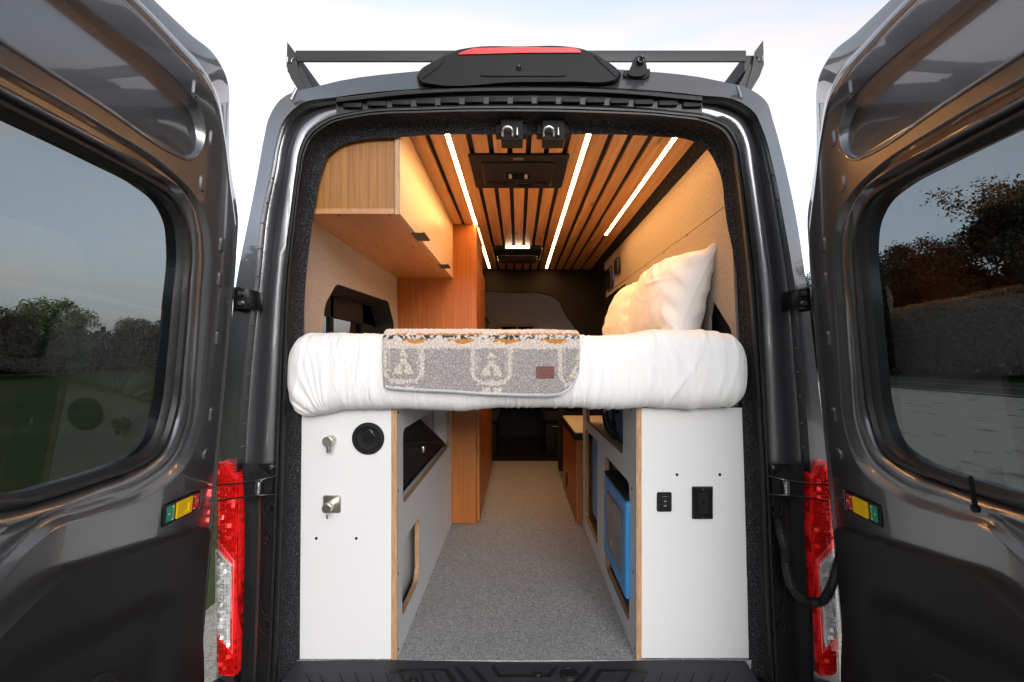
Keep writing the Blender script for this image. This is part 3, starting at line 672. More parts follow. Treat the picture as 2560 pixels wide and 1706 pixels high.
def Dskin(D):      # the door is thin along its hinge edge
    def f(a, b, h):
        w = max(0, min(1, max((a - .02) / .14, (b - .40) / .25))); w = w * w * (3 - 2 * w)
        return D(a, b, h if h > -.02 else -.02 + (h + .02) * w)
    return f
cSK = catmull([(.86, .825), (.24, .838), (.12, .848), (.068, .825), (.035, .70), (.022, .56), (.006, .37), (.004, .17), (.0, -.10), (.0, -.40), (-.004, -.97), (-.004, -1.1)], False, 6)
def deeper(c, h): k = 1 + h / .87; return [(1.48 - (1.48 - u) * k, v * k) for u, v in c]    # outlines were measured in the panel's own plane
cRI, cSE, cGL = deeper(cRI, .012), deeper(cSE, .028), deeper(cGL, .040)
def crisp(c):     # tight corners on the free side of the window
    L2 = lambda p, q, t: (lerp(p[0], q[0], t), lerp(p[1], q[1], t))
    return [c[0], L2(c[0], c[1], .13)] + c[1:-1] + [L2(c[-1], c[-2], .13), c[-1], L2(c[-1], c[0], .05), L2(c[-1], c[0], .95)]
cRO, cRI, cSE, cGL = crisp(cRO), crisp(cRI), crisp(cSE), crisp(cGL)
def close(c): return c + [(.88, -1.1), (.88, c[0][1])]
def mixl(a, b, t): return [(lerp(p[0], q[0], t), lerp(p[1], q[1], t)) for p, q in zip(a, b)]
def door(D, side):
    mir = side == 'right'; DS = Dskin(D)
    mb = MB(); ro, ri, se, gl = (catmull(c, True, 6) for c in (cRO, cRI, cSE, cGL))
    slots = [(.287, .673, 1), (.205, .586, 0), (.228, .458, 0), (.119, .324, 0), (.111, .226, 0), (.096, .059, 0), (.091, -.163, 0)]
    holes = [rrect(u - .012, u + .012, v - .021, v + .021, .009, 4) for u, v, _ in slots] + [[(  .098 + .018 * math.cos(k * math.pi / 10), -.277 + .018 * math.sin(k * math.pi / 10)) for k in range(20)]]
    emb = catmull([(.80, .4995), (.83, .50), (.835, .51), (.835, .645), (.83, .655), (.80, .655), (.60, .654), (.305, .647), (.268, .638), (.246, .612), (.239, .561), (.259, .52), (.289, .500), (.335, .492), (.55, .497)], True, 6)
    emb = [p for p in emb]
    lat = rpoly([(.100, -.436), (.263, -.436), (.263, -.373), (.100, -.373)], .012, 5)
    panel = close(cL2)
    mb.plate(panel, [ro, emb, lat] + holes, lambda a, b, t: D(a, b, t), 0, 0)
    mb.loft([[DS(a, b, h) for a, b in c] for c, h in ((cL2, 0), (mixl(cL2, cL1, .18), -.004), (mixl(cL2, cL1, .34), -.014), (mixl(cL2, cL1, .62), -.015), (mixl(cL2, cL1, .78), -.008), (cL1, -.010), (mixl(cL1, cSK, .2), -.022), (mixl(cL1, cSK, .4), -.052), (mixl(cL1, cSK, .93), -.055), (cSK, -.06), (cSK, -.068))], False, True)
    # recessed channel round the window
    mb.loft([[D(a, b, h) for a, b in c] for c, h in ((ro, 0), (mixl(ro, ri, .10), -.003), (mixl(ro, ri, .22), -.014), (mixl(ro, ri, .32), -.019), (mixl(ro, ri, .62), -.021), (mixl(ro, ri, .8), -.014), (mixl(ro, ri, .9), -.009), (ri, -.012), (mixl(ri, se, .25), -.018), (mixl(ri, se, .6), -.028), (se, -.030))], True, True)
    q = offset(emb, -.006); eh = lambda v: -.003 - .026 * max(0, min(1, (v - .50) / .155))
    mb.loft([[D(a, b, 0) for a, b in emb], [D(a, b, eh(b) * .15) for a, b in offset(emb, -.0015)], [D(a, b, eh(b) * .85) for a, b in offset(emb, -.0045)], [D(a, b, eh(b)) for a, b in q]], True, True)
    tr = tessellate_polygon([[Vector((a, b, 0)) for a, b in q]]); mb.add([D(a, b, eh(b)) for a, b in q], [tuple(t) for t in tr], True)
    for o, dd, w in [(lat, .006, .005)] + [(h, -.0055, .004) for h in holes]:
        cs = [(o, 0), (offset(o, -w * .3), -dd * .15), (offset(o, -w * .7), -dd * .8), (offset(o, -w), -dd)]
        mb.loft([[D(a, b, h) for a, b in c] for c, h in cs], True, True)
        q = cs[-1][0]; tr = tessellate_polygon([[Vector((a, b, 0)) for a, b in q]]); mb.add([D(a, b, -dd) for a, b in q], [tuple(t) for t in tr], True)
    for sgn_, hh in ((0, .0),): mb.loft([[D(a, b, h) for a, b in c] for c, h in ((offset(emb, .007), -.001), (offset(emb, .004), .0035), (offset(emb, .001), .0035), (offset(emb, -.001), -.001))], True, True)
    # outer skin
    mb.plate(close(cSK), [gl], lambda a, b, t: DS(a, b, t), -.068, -.068)
    mb.loft([[D(a, b, -.030) for a, b in se], [D(a, b, -.068) for a, b in gl]], True, True)
    o = build('rear_door', mb, PAINT, van, angle=42, label='open %s rear door seen from its inner side' % side)
    mb = MB(); gi = offset(gl, -.004)
    mb.loft([[D(a, b, h) for a, b in c] for c, h in ((se, -.030), (offset(se, .002), -.016), (mixl(se, gl, .25), -.012), (mixl(se, gl, .55), -.013), (mixl(se, gl, .7), -.024), (mixl(se, gl, .85), -.026), (gi, -.040))], True, True)
    build('window_seal', mb, RUBBER, o)
    mb = MB(); mb.plate(offset(gl, .003), [], lambda a, b, t: D(a, b, t), -.041, -.041); build('window_glass', mb, TINT, o)
    # moulded lower trim
    T0 = catmull([(.86, -.545), (.84, -.532), (.70, -.475), (.65, -.447), (.59, -.421), (.554, -.414), (.45, -.428), (.12, -.483), (.100, -.486), (.091, -.496), (.088, -.55), (.084, -.75), (.076, -1.08), (.09, -1.095), (.45, -1.095), (.85, -1.09), (.86, -1.07)], True, 5)
    A0 = catmull([(.80, -.555), (.646, -.507), (.412, -.545), (.31, -.558), (.234, -.585), (.185, -.64), (.178, -.72), (.185, -.90), (.20, -1.04), (.23, -1.07), (.50, -1.07), (.79, -1.06)], True, 6)
    mb = MB(); T1 = offset(T0, -.003)
    mb.loft([[D(a, b, h) for a, b in c] for c, h in ((T0, -.001), (T0, .022), (T1, .030))], True, True)
    mb.plate(T1, [A0], lambda a, b, t: D(a, b, t), .030, .030)
    cs = [(offset(A0, -.085 * t),   .030 - .026 * (t * t * (3 - 2 * t))) for t in [k / 12 for k in range(13)]]
    mb.loft([[D(a, b, h) for a, b in c] for c, h in cs], True, True)
    q = cs[-1][0]; tr = tessellate_polygon([[Vector((a, b, 0)) for a, b in q]]); mb.add([D(a, b, .004) for a, b in q], [tuple(t) for t in tr], True)
    dt = build('door_trim', mb, TRIM, o, angle=60)
    mb = MB(); mb.puff([(.43 + .075 * math.cos(k * math.pi / 20), -.82 + .125 * math.sin(k * math.pi / 20)) for k in range(40)], lambda a, b, t: D(a, b, t), .002, .012, .008)
    for k in range(14):
        for j in range(18):
            a, b = .43 + (k - 6.5) * .011, -.82 + (j - 8.5) * .013
            if ((a - .43) / .062) ** 2 + ((b + .82) / .11) ** 2 < 1: mb.cyl(D(a, b, .012), D(a, b, .0135), .003, 6)
    build('speaker_grille', mb, TRIM, o)
    # emergency latch
    mb = MB(); mb.puff(rpoly([(.106, -.431), (.257, -.431), (.257, -.378), (.106, -.378)], .009, 5), lambda a, b, t: D(a, b, t), -.006, .001, .002)
    la = build('door_latch', mb, GLOSSB, o)
    for nm, a0, a1, m, h in (('unlock_label', .216, .245, GRN, .0022), ('lock_label', .1135, .139, REDP, .0022)):
        mb = MB(); mb.puff(rrect(a0, a1, -.426, -.384, .003, 3), lambda a, b, t: D(a, b, t), 0, h, .0008); build(nm, mb, m, la if False else o)
    mb = MB(); mb.plate(rrect(.146, .209, -.427, -.383, .002, 2), [rrect(.160, .197, -.420, -.391, .003, 3)], lambda a, b, t: D(a, b, t), .004, -.004)
    mb.plate(rrect(.160, .197, -.420, -.391, .003, 3), [], lambda a, b, t: D(a, b, t), .0016, .0016); build('latch_handle', mb, YEL, o)
    sgn = -1 if not mir else 1    # reading direction on each door
    def tx(uc, vc): return lambda a, b, t: D(uc + sgn * -b * 1 * (1 if not mir else -1) * -1, vc - a, .0032 + t)
    text('lettering', 'UNLOCK', .0065, (lambda a, b, t: D(.2225 - b, -.405 - a, .0026 + t)) if not mir else (lambda a, b, t: D(.2225 + b, -.405 - a, .0026 + t)), WTXT, o)
    text('lettering', 'LOCK', .0065, (lambda a, b, t: D(.128 - b, -.405 - a, .0026 + t)) if not mir else (lambda a, b, t: D(.128 + b, -.405 - a, .0026 + t)), WTXT, o)
    for uc, vs_ in ((.2225, (-.389, -.4225)), (.1345, (-.389, -.4225)), (.236, (-.405,)), (.119, (-.405,))):
        for vv in vs_:
            mb = MB(); mb.puff(rrect(uc - .0022, uc + .0022, vv - .0018, vv + .0018, .0006, 2), lambda a, b, t: D(a, b, t), .002, .0028, .0002); build('padlock_symbol', mb, WTXT, o)
    return o
dl = door(DL, 'left'); dr = door(DR, 'right')
# rod clipped to the right door and the wiring hose
def hitR(px, py, h):
    r = Vector(((px - VX) / FX, 1, -(py - VY) / FX)); C = Vector((0, -1.5, 0)); O = DR.O + DR.N * h; t = (O - C).dot(DR.N) / r.dot(DR.N); return C + r * t
a = hitR(2439, 1272, .001); b = hitR(2426, 1190, .024)
mb = MB(); mb.tube([a, a.lerp(b, .5), a.lerp(b, .93), b], [.0045, .0042, .0042, .002], 12); mb.cyl(a - DR.N * .004, a + DR.N * .004, .008, 16); build('lock_pin', mb, PLAST, dr)
mb = MB(); hp = [(1943, 1300), (1951, 1332), (1962, 1378), (1967, 1428), (1982, 1471), (2018, 1503), (2050, 1506), (2075, 1473), (2090, 1430), (2101, 1385), (2112, 1340)]
hd = [1.50, 1.475, 1.46, 1.45, 1.44, 1.43, 1.42, 1.41, 1.41, 1.42, 1.45]
path = catmull([W(a, b, d) for (a, b), d in zip(hp, hd)], False, 34)
mb.tube(path, [.0128 + .0016 * math.sin(k * 1.55) for k in range(len(path))], 14); build('wiring_hose', mb, RUBBER, van, angle=80)

# ------------------------------------------------------------------ inside shell
mb = MB(); mb.box(-.725, .765, .074, 3.12, -1.03, -.99); build('cabin_floor', mb, VINYL, van)
mb = MB(); mb.box(-.80, .82, 3.125, 5.2, -1.06, -1.005); build('cab_floor', mb, TRIM, van)
mb = MB(); mb.box(-.80, .82, .13, 2.86, .815, .835); build('ceiling_backing', mb, MATTEB, van)
# ceiling slats
edges = [-.393, -.336, None, -.3175, -.262, None, -.243, -.1875, None, -.1675, -.1125, None, -.0925, -.041, None, -.021, .0305, None, .050, .100, None, .120, .172, None, .192, .243, None, .262, .324, None, .344, .395, None, .414, .469, None, .489, .560, None, .579, .652]
prs = []; cur = []
for e in edges + [None]:
    if e is None: prs.append(tuple(cur)); cur = []
    else: cur.append(e)
for x0, x1 in prs:
    mb = MB(); mb.box(x0, x1, .125, 2.83, .80, .814, .0015, 1); build('ceiling_slat', mb, SLAT, van)
# felt strip between ceiling and right wall, and black end wall with arched opening
mb = MB(); mb.loft([[(.655, y, .803), (.70, y, .772), (.72, y, .74), (.80, y, .70)] for y in (.10, 2.86)], False, False); mb.loft([[(-.80, y, .80), (-.393, y, .803)] for y in (.10, 2.86)], False, False)
build('ceiling_felt', mb, CARPET, van)
mb = MB(); arch = [(a, b) for a, b in catmull([(-.75, -1.00), (-.75, .2), (-.72, .50), (-.5, .59), (0, .596), (.18, .594), (.30, .565), (.37, .52), (.42, .42), (.50, .30), (.60, .15), (.66, 0), (.70, -.5), (.70, -1.0)], False, 4)]
mb.plate([(-.80, -1.02), (-.80, .84), (.82, .84), (.82, -1.02), (.70, -1.02)] + arch[::-1] , [], lambda a, b, t: (a, 2.86 + t, b), 0, .04)
build('cab_arch', mb, MATTEB, van)
# over-cab shelf front, headliner, dome light surround
mb = MB(); mb.grid(20, 12, lambda u, v: (lerp(-.75, .75, u), 3.9 - .5 * v * v, lerp(.10, .84, v)), True); build('cab_headliner', mb, DIMG, van)
mb = MB(); mb.plate(rpoly([(-.30, .22), (-.21, .362), (.23, .362), (.31, .22), (.31, .15), (-.30, .15)], .01, 3), [rrect(-.165, .0, .20, .345, .006, 3), rrect(.02, .185, .20, .345, .006, 3)], lambda a, b, t: (a - .02, 3.72 + t, b), 0, .03)
build('overhead_console', mb, mat('console_beige', (.34, .27, .20), .6), van)
mb = MB(); mb.box(-.19, .17, 3.755, 3.765, .19, .355); build('console_tray', mb, MATTEB, van)
mb = MB(); mb.box(-.76, .78, 4.3, 4.6, -.60, -.18, .06, 3); build('dashboard', mb, TRIM, van)
mb = MB(); mb.box(-.78, .80, 4.62, 4.66, -1.0, .85); build('cab_blackout', mb, MATTEB, van)  # black sheet added across the windscreen end to keep the cab dark
def seat(cx):
    mb = MB(); mb.box(cx - .25, cx + .25, 3.35, 3.9, -.66, -.50, .05, 3); s = build('cab_seat', mb, TRIM, van)
    m2 = MB(); m2.box(cx - .24, cx + .24, 3.28, 3.42, -.52, .04, .05, 3); build('backrest', m2, TRIM, s)
    m2 = MB(); m2.box(cx - .13, cx + .13, 3.28, 3.38, .06, .26, .04, 3); build('headrest', m2, TRIM, s)
    m2 = MB(); m2.box(cx - .22, cx + .22, 3.4, 3.85, -1.0, -.66, .02, 2); build('pedestal', m2, PLAST, s)
    m2 = MB(); e = cx + (.26 if cx < 0 else -.26); m2.box(e - .02, e + .02, 3.34, 3.6, -.46, -.40, .015, 2); build('armrest', m2, GLOSSB, s)
    m2 = MB(); m2.box(cx - .16, cx + .12, 3.385, 3.395, -.70, -.685, .002, 1); m2.cyl((cx - .02, 3.38, -.62), (cx - .02, 3.36, -.60), .012, 12); build('seat_rail', m2, CHROME, s)
seat(-.44); seat(.50)
# side walls
hw = rpoly([(.20, -.10), (1.28, -.10), (1.28, .20), (1.16, .315), (.40, .295), (.28, .20)], [.03, .03, .06, .07, .10, .10], 6)
mb = MB(); mb.plate([(.11, -.15), (1.38, -.15), (1.38, .50), (.11, .50)], [hw], lambda a, b, t: (-.712 - t - .02 * max(0, b), a, b), 0, .008)
build('wall_panel', mb, FABRIC, van, label='oatmeal fabric wall panel left of the bed with a window cut-out')
mb = MB(); mb.loft([[(-.72 - t, a, b) for a, b in (hw if t == 0 else offset(hw, -.03))] for t in (0, .10)], True, True)
w = build('window_tunnel', mb, MATTEB, van)
mb = MB(); 
for y0, y1, z0, z1 in ((.18, 1.30, .18, .32), (.18, 1.30, -.12, -.06), (.18, .26, -.12, .3), (.585, .625, -.12, .3), (1.02, 1.30, -.12, .3)): mb.box(-.835, -.815, y0, y1, z0, z1, .003)
build('window_frame', mb, MATTEB, van)
mb = MB(); mb.plate([(.2, -.1), (1.28, -.1), (1.28, .3), (.2, .3)], [], lambda a, b, t: (-.83, a, b), 0, 0); build('side_window_glass', mb, TINT, van)
mb = MB(); mb.box(-.80, -.74, .10, 2.86, -1.0, -.14); build('wheel_arch_lining', mb, CARPET, van)
# right wall: upper and lower fabric boards
def wallx(z): return .742 - .055 * max(0, z) if z < .5 else .7145 - .055 * (z - .5) 
mb = MB(); mb.plate([(.11, .524), (2.40, .524), (2.40, .783), (.11, .783)], [], lambda a, b, t: (wallx(b) + t, a, b), 0, .01)
mb.plate([(1.70, .495), (2.40, .495), (2.40, .521), (1.70, .521)], [], lambda a, b, t: (wallx(b) + t, a, b), 0, .01)
build('wall_panel', mb, FABRIC, van, label='upper oatmeal fabric board on the right wall')
mb = MB(); mb.plate([(.11, -.16), (1.695, -.16), (1.695, .521), (.11, .521)], [rpoly([(.125, -.10), (.36, -.10), (.34, .16), (.30, .22), (.16, .10)], .02, 3)], lambda a, b, t: (wallx(b) + t, a, b), 0, .01)
build('wall_panel', mb, FABRIC, van, label='lower oatmeal fabric board on the right wall behind the pillows')
mb = MB(); mb.box(.765, .785, .11, 2.86, -1.0, .80); build('wall_lining', mb, MATTEB, van)
mb = MB()
for px, py in ((1718, 589), (1660, 633), (1614, 666), (1641, 706), (1599, 729)):
    X = wallx(.52) if py < 700 else wallx(.45); y, z = onx(px, py, X); mb.cyl((X - .0015, y, z), (X + .004, y, z), .0045, 10)
build('wall_screw', mb, GLOSSB, van)

# ------------------------------------------------------------------ roof rack
rk = thing('roof_rack', 'black metal roof rack with flat crossbar on the van roof', 'roof rack', (0, .25, .93))
mb = MB(); mb.box(-.805, .825, .235, .243, 1.073, 1.113, .002); build('crossbar', mb, RACK, rk)
for sg in (-1, 1):
    k = lambda x: x * sg + (.025 if sg > 0 else 0)
    mb = MB(); mb.box(min(k(.80), k(.842)), max(k(.80), k(.842)), .25, 2.4, 1.045, 1.105, .004); build('side_rail', mb, RACK, rk)
    mp = (lambda a, b, t: W(a, b, 1.735 + t)) if sg < 0 else (lambda a, b, t: W(2 * VX - a + 36, b - 4, 1.735 + t))
    mb = MB(); mb.plate([(718, 105), (716, 166), (727, 196), (747, 229), (762, 231), (745, 172), (740, 134)], [], mp, 0, .004); mb.plate([(716, 166), (727, 196), (747, 229), (782, 222), (752, 166)], [], mp, .006, .06)
    build('bracket', mb, RACK, rk)
    mb = MB(); q = mp(727, 149, -.006); mb.tube([mp(719, 143, -.004), mp(719, 156, -.004), mp(729, 156, -.004), mp(729, 149, -.004), mp(735, 144, -.004)], .0018, 6); build('rail_end_cap', mb, CHROME, rk)

# ------------------------------------------------------------------ storage benches either side
def screws(mb, pts, r=.0046):
    for p, nrm in pts:
        p = Vector(p); mb.cyl(p - Vector(nrm) * .004, p + Vector(nrm) * .0012, r, 14)
YF = .076
bl = thing('storage_bench', 'white storage bench left of the aisle with shower fittings on its end', 'cabinet', (-.55, .7, -.99))
mb = MB(); mb.box(-.722, -.4165, YF + .002, YF + .016, -.989, -.163, .0008, 1); fl = build('front_panel', mb, WHITE, bl)
hl1 = rrect(.155, 1.30, -.505, -.245, .035); hl2 = rpoly([(.144, -.888), (.43, -.888), (.43, -.635), (.144, -.635)], [.03, .06, .04, .09], 6)
mb = MB(); mp_l = lambda a, b, t: (-.3965 - t, a, b)
mb.plate([(YF + .0005, -.989), (1.36, -.989), (1.36, -.163), (YF + .0005, -.163)], [hl1, hl2], mp_l, 0, .0008, walls=False, back=False); sp = build('side_panel', mb, WHITE, bl)
def plycore(x0, x1, holes, parent):
    m2 = MB(); m2.plate([(YF, -.9895), (1.361, -.9895), (1.361, -.1625), (YF, -.1625)], holes, lambda a, b, t: (x0 + t * (x1 - x0), a, b), 0, 1); return build('plywood_core', m2, PLY, parent)
plycore(-.4155, -.3975, [hl1, hl2], bl)
mb = MB(); screws(mb, [((-.3965, *onx(px, py, -.3965)), (1, 0, 0)) for px, py in ((995.5, 1032), (995.5, 1227), (995.5, 1435), (995.5, 1624), (1129, 1199), (1129, 1303))], .005); build('screw_cap', mb, GLOSSB, bl)
mb = MB(); mb.box(-.52, -.505, .10, 1.35, -.62, -.165); mb.box(-.458, -.446, .10, 1.35, -.93, -.626); mb.box(-.50, -.418, 1.348, 1.358, -.93, -.165); build('inner_panel', mb, WHITE, bl)
mb = MB(); mb.box(-.50, -.42, .10, 1.35, -.625, -.61); mb.box(-.50, -.42, .10, 1.35, -.53, -.512); build('shelf', mb, WHITE, bl)
for px in (791, 891):
    p = W(px, 1346, 1.578); mb = MB(); mb.cyl((p[0], YF + .004, p[2]), (p[0], YF - .0006, p[2]), .0046, 16); build('screw_cap', mb, GLOSSB, bl)
p = W(829, 1100, 1.578)
mb = MB(); mb.cyl((p[0], YF + .002, p[2]), (p[0], YF - .036, p[2]), .0165, 32, .0012); oo = build('shower_outlet', mb, STEEL, bl)
mb = MB(); zz = p[2] - .012; mb.tube([(p[0], YF - .022, zz - k * .0012) for k in range(22)], [.0085 if (k // 4) % 2 else .0068 for k in range(22)], 14); build('hose_nut', mb, CHROME, oo)
p = W(921.5, 1096, 1.578)
mb = MB(); rr = .0526
C = []
for r, y in ((rr, 0), (rr, -.004), (rr - .002, -.006), (.041, -.007), (.0385, -.005), (.037, -.0015), (.034, -.001), (.001, -.001)): C.append([(p[0] + r * math.cos(k * math.pi / 24), YF + y - .001, p[2] + r * math.sin(k * math.pi / 24)) for k in range(48)])
mb.loft(C, True, True); ip = build('inlet_port', mb, PLAST, bl)
mb = MB(); mb.cyl((p[0] + .002, YF + .018, p[2] + .002), (p[0] + .002, YF - .002, p[2] + .002), .024, 28, .003); mb.cyl((p[0] + .002, YF, p[2] + .002), (p[0] + .002, YF - .004, p[2] + .002), .0205, 28, .001); cp = build('port_cap', mb, GLOSSB, ip)
mb = MB(); mb.tube(catmull([(p[0], YF - .006, p[2]), (p[0] + .010, YF - .009, p[2] + .006), (p[0] + .016, YF - .008, p[2] + .020), (p[0] + .002, YF - .007, p[2] + .031), (p[0] - .014, YF - .004, p[2] + .028), (p[0] - .026, YF, p[2] + .014)], False, 6), .0018, 8); mb.cyl((p[0], YF - .004, p[2]), (p[0], YF - .008, p[2]), .004, 14); build('tether', mb, GLOSSB, ip)
mb = MB(); screws(mb, [((p[0] + .046 * math.cos(a), YF - .0075, p[2] + .046 * math.sin(a)), (0, -1, 0)) for a in (-1.57, .52, 2.62)], .0026); build('screw', mb, MATTEB, ip)
p = W(831, 1260, 1.578)
mb = MB(); mb.puff(rrect(-.0285, .0285, -.0285, .0285, .007), lambda a, b, t: (p[0] + a, YF - t, p[2] + b), 0, .004, .0015); va = build('shower_mixer', mb, STEEL, bl)
mb = MB(); mb.cyl((p[0] - .001, YF, p[2] - .002), (p[0] - .001, YF - .045, p[2] - .002), .0155, 32, .0012); build('mixer_knob', mb, STEEL, va)
mb = MB(); mb.cyl((p[0] - .002, YF - .036, p[2] - .016), (p[0] - .002, YF - .036, p[2] - .036), .0032, 14, .0006); build('mixer_lever', mb, CHROME, va)

br = thing('storage_bench', 'white storage bench right of the aisle with power socket on its end', 'cabinet', (.55, .7, -.99))
mb = MB(); mb.box(.4065, .760, YF + .002, YF + .016, -.986, -.163, .0008, 1); build('front_panel', mb, WHITE, br)
hr1 = rpoly([(.27, -.357), (1.22, -.357), (1.22, -.168), (.27, -.168)], [.03, .05, .01, .01], 5); hr2 = rrect(.84, 1.26, -.912, -.405, .03); hr3 = rrect(.17, .63, -.925, -.432, .035)
mb = MB(); mb.plate([(YF + .0005, -.989), (1.36, -.989), (1.36, -.163), (YF + .0005, -.163)], [hr1, hr2, hr3], lambda a, b, t: (.387 + t, a, b), 0, .0008, walls=False, back=False); build('side_panel', mb, WHITE, br)
m2 = MB(); m2.plate([(YF, -.9895), (1.361, -.9895), (1.361, -.1625), (YF, -.1625)], [hr1, hr2, hr3], lambda a, b, t: (.388 + .0175 * t, a, b), 0, 1); build('plywood_core', m2, PLY, br)
mb = MB(); screws(mb, [((.387, *onx(px, py, .387)), (-1, 0, 0)) for px, py in ((1578, 1026), (1580, 1222), (1583, 1431), (1586, 1622), (1458, 1196), (1458.5, 1299))], .005); build('screw_cap', mb, GLOSSB, br)
mb = MB(); mb.box(.452, .465, .10, .80, -.95, -.37); mb.box(.60, .612, .10, 1.35, -.98, -.165); mb.box(.41, .60, .10, 1.35, -.392, -.378); build('inner_panel', mb, WHITE, br)
for px in (1692, 1799):
    p = W(px, 1187, 1.578); mb = MB(); mb.cyl((p[0], YF + .004, p[2]), (p[0], YF - .0006, p[2]), .0046, 16); build('screw_cap', mb, GLOSSB, br)
fp = lambda cx, cz: (lambda a, b, t: (cx + a, YF - t, cz + b))
p = W(1660, 1254.5, 1.578); F = fp(p[0], p[2])
mb = MB(); mb.puff(rrect(-.024, .024, -.032, .032, .006), F, 0, .004, .0015); sw = build('rocker_switch', mb, PLAST, br)
mb = MB(); mb.puff(rrect(-.011, .013, -.021, .021, .002), F, .003, .0075, .0015); build('rocker', mb, GLOSSB, sw)
mb = MB()
for a in (-.018, .018):
    for b in (-.026, .026): mb.cyl(F(a, b, .003), F(a, b, .0048), .0022, 10)
build('screw', mb, GLOSSB, sw)
text('lettering', 'ON', .0052, lambda a, b, t: F(a + .001, b + .004, .0078 + t), WTXT, sw); text('lettering', 'OFF', .0052, lambda a, b, t: F(a + .001, b - .011, .0078 + t), WTXT, sw)
p = W(1755, 1256.5, 1.578); F2 = fp(p[0], p[2])
mb = MB(); mb.puff(rrect(-.034, .034, -.0535, .0535, .003), F2, 0, .006, .004); pw = build('power_socket', mb, GLOSSB, br)
mb = MB(); mb.puff(rrect(-.0165, .0165, -.0335, .0335, .002), F2, .005, .0085, .001); build('socket_face', mb, PLAST, pw)
mb = MB()
for cz in (.020, -.017):
    for a in (-.006, .006): mb.box(p[0] + a - .0007, p[0] + a + .0007, YF - .0092, YF - .0084, p[2] + cz - .004, p[2] + cz + .004)
    mb.cyl(F2(0, cz - .009, .0084), F2(0, cz - .009, .0092), .002, 10)
mb.box(p[0] - .006, p[0] + .006, YF - .0105, YF - .0082, p[2] - .004, p[2] + .006); build('socket_slots', mb, GLOSSB, pw)
mb = MB()
for b in (-.048, .045): mb.cyl(F2(.001, b, .005), F2(.001, b, .007), .003, 12)
build('screw', mb, CHROME, pw)

# things kept inside the benches
mb = MB(); O = rpoly([(.12, -.508), (.12, -.27), (.25, -.25), (.62, -.262), (1.27, -.468), (1.28, -.508)], [.02, .04, .05, .08, .03, .01], 5)
mb.puff(O, lambda a, b, t: (-.50 + t, a, b + .006 * fan((a * 9, b * 9, 2))), 0, .080, .03)
bag = thing('duffel_bag', 'black bag lying in the upper cut-out of the left bench', 'bag', (-.46, .6, -.51)); build('bag_body', mb, m_speck('black_nylon', (.006,) * 3, (.014,) * 3, .6, 40, .5, .004), bag)
mb = MB(); mb.tube(catmull([(-.415, .16, -.30), (-.41, .5, -.35), (-.408, .9, -.42), (-.41, 1.2, -.49)], False, 5), .008, 8); build('strap', mb, PLAST, bag)
mb = MB(); mb.box(-.41, -.398, .53, .58, -.40, -.375, .003); build('buckle', mb, CHROME, bag)

inv = thing('inverter', 'bright blue power inverter with grey label panel, mounted nearest the rear in the right bench', 'inverter', (.41, .36, -.83))
mpx = lambda X: (lambda a, b, t: (X - t, a, b))
mb = MB(); mb.puff(rrect(.150, .575, -.835, -.495, .018), mpx(.450), 0, .080, .012); build('casing', mb, BLUE, inv)
mb = MB(); mb.puff(rrect(.215, .500, -.775, -.545, .008), mpx(.3715), 0, .0015, .0005); build('frame_line', mb, mat('pale_blue_line', (.15, .40, .75), .4), inv)
mb = MB(); mb.puff(rrect(.220, .495, -.770, -.550, .006), mpx(.3708), 0, .0018, .0005); build('label_panel', mb, m_speck('smoky_grey_panel', (.14, .15, .17), (.22, .23, .25), .25, 9, .05), inv)
mb = MB(); mb.box(.372, .44, .16, .57, -.494, -.484, .002); build('vent_strip', mb, MATTEB, inv)
mb = MB()
for k in range(6): mb.box(.3682, .3692, .235 + k * .03, .252 + k * .03 , -.70, -.6985)
mb.box(.3682, .3692, .395, .415, -.745, -.725); build('label_print', mb, GTXT, inv)

inv2 = thing('charger', 'blue charger with small display behind the far cut-out of the right bench', 'charger', (.48, 1.05, -.87))
mb = MB(); mb.puff(rrect(.85, 1.18, -.86, -.43, .02), mpx(.50), 0, .085, .010); build('casing', mb, BLUE, inv2)
mb = MB(); mb.puff(rrect(.93, .985, -.60, -.54, .003), mpx(.4145), 0, .003, .001); build('display', mb, GLOSSB, inv2)
mb = MB(); mb.box(.410, .412, .95, .965, -.585, -.555); mb.box(.410, .4125, .93, .937, -.625, -.615); mb.box(.410, .4125, .955, .962, -.625, -.615); build('display_light', mb, m_emit('status_green', (.2, 1, .5), .35), inv2)

mp3 = thing('connector_box', 'dark blue box with plugged cables in the top cut-out of the right bench', 'connector box', (.5, .7, -.35))
mb = MB(); mb.puff(rrect(.43, .90, -.345, -.172, .01), mpx(.55), 0, .12, .008); build('casing', mb, BLUED, mp3)
mb = MB()
for y, z, r in ((.55, -.22, .016), (.70, -.20, .022), (.80, -.25, .016), (.62, -.29, .012)): mb.cyl((.432, y, z), (.405, y, z), r, 20, .002)
build('plug', mb, GLOSSB, mp3)
mb = MB(); mb.cyl((.408, .72, -.20), (.398, .68, -.245), .011, 14, .002); build('plug_sleeve', mb, CHROME, mp3)
for pts in (((.405, .70, -.205), (.402, .66, -.27), (.42, .58, -.33), (.45, .40, -.335)), ((.405, .55, -.22), (.402, .50, -.29), (.42, .44, -.34), (.45, .36, -.345)), ((.405, .80, -.25), (.405, .74, -.31), (.42, .62, -.345), (.44, .5, -.35))):
    mb = MB(); mb.tube(catmull(pts, False, 6), .0055, 8); build('cable', mb, RUBBER, mp3)

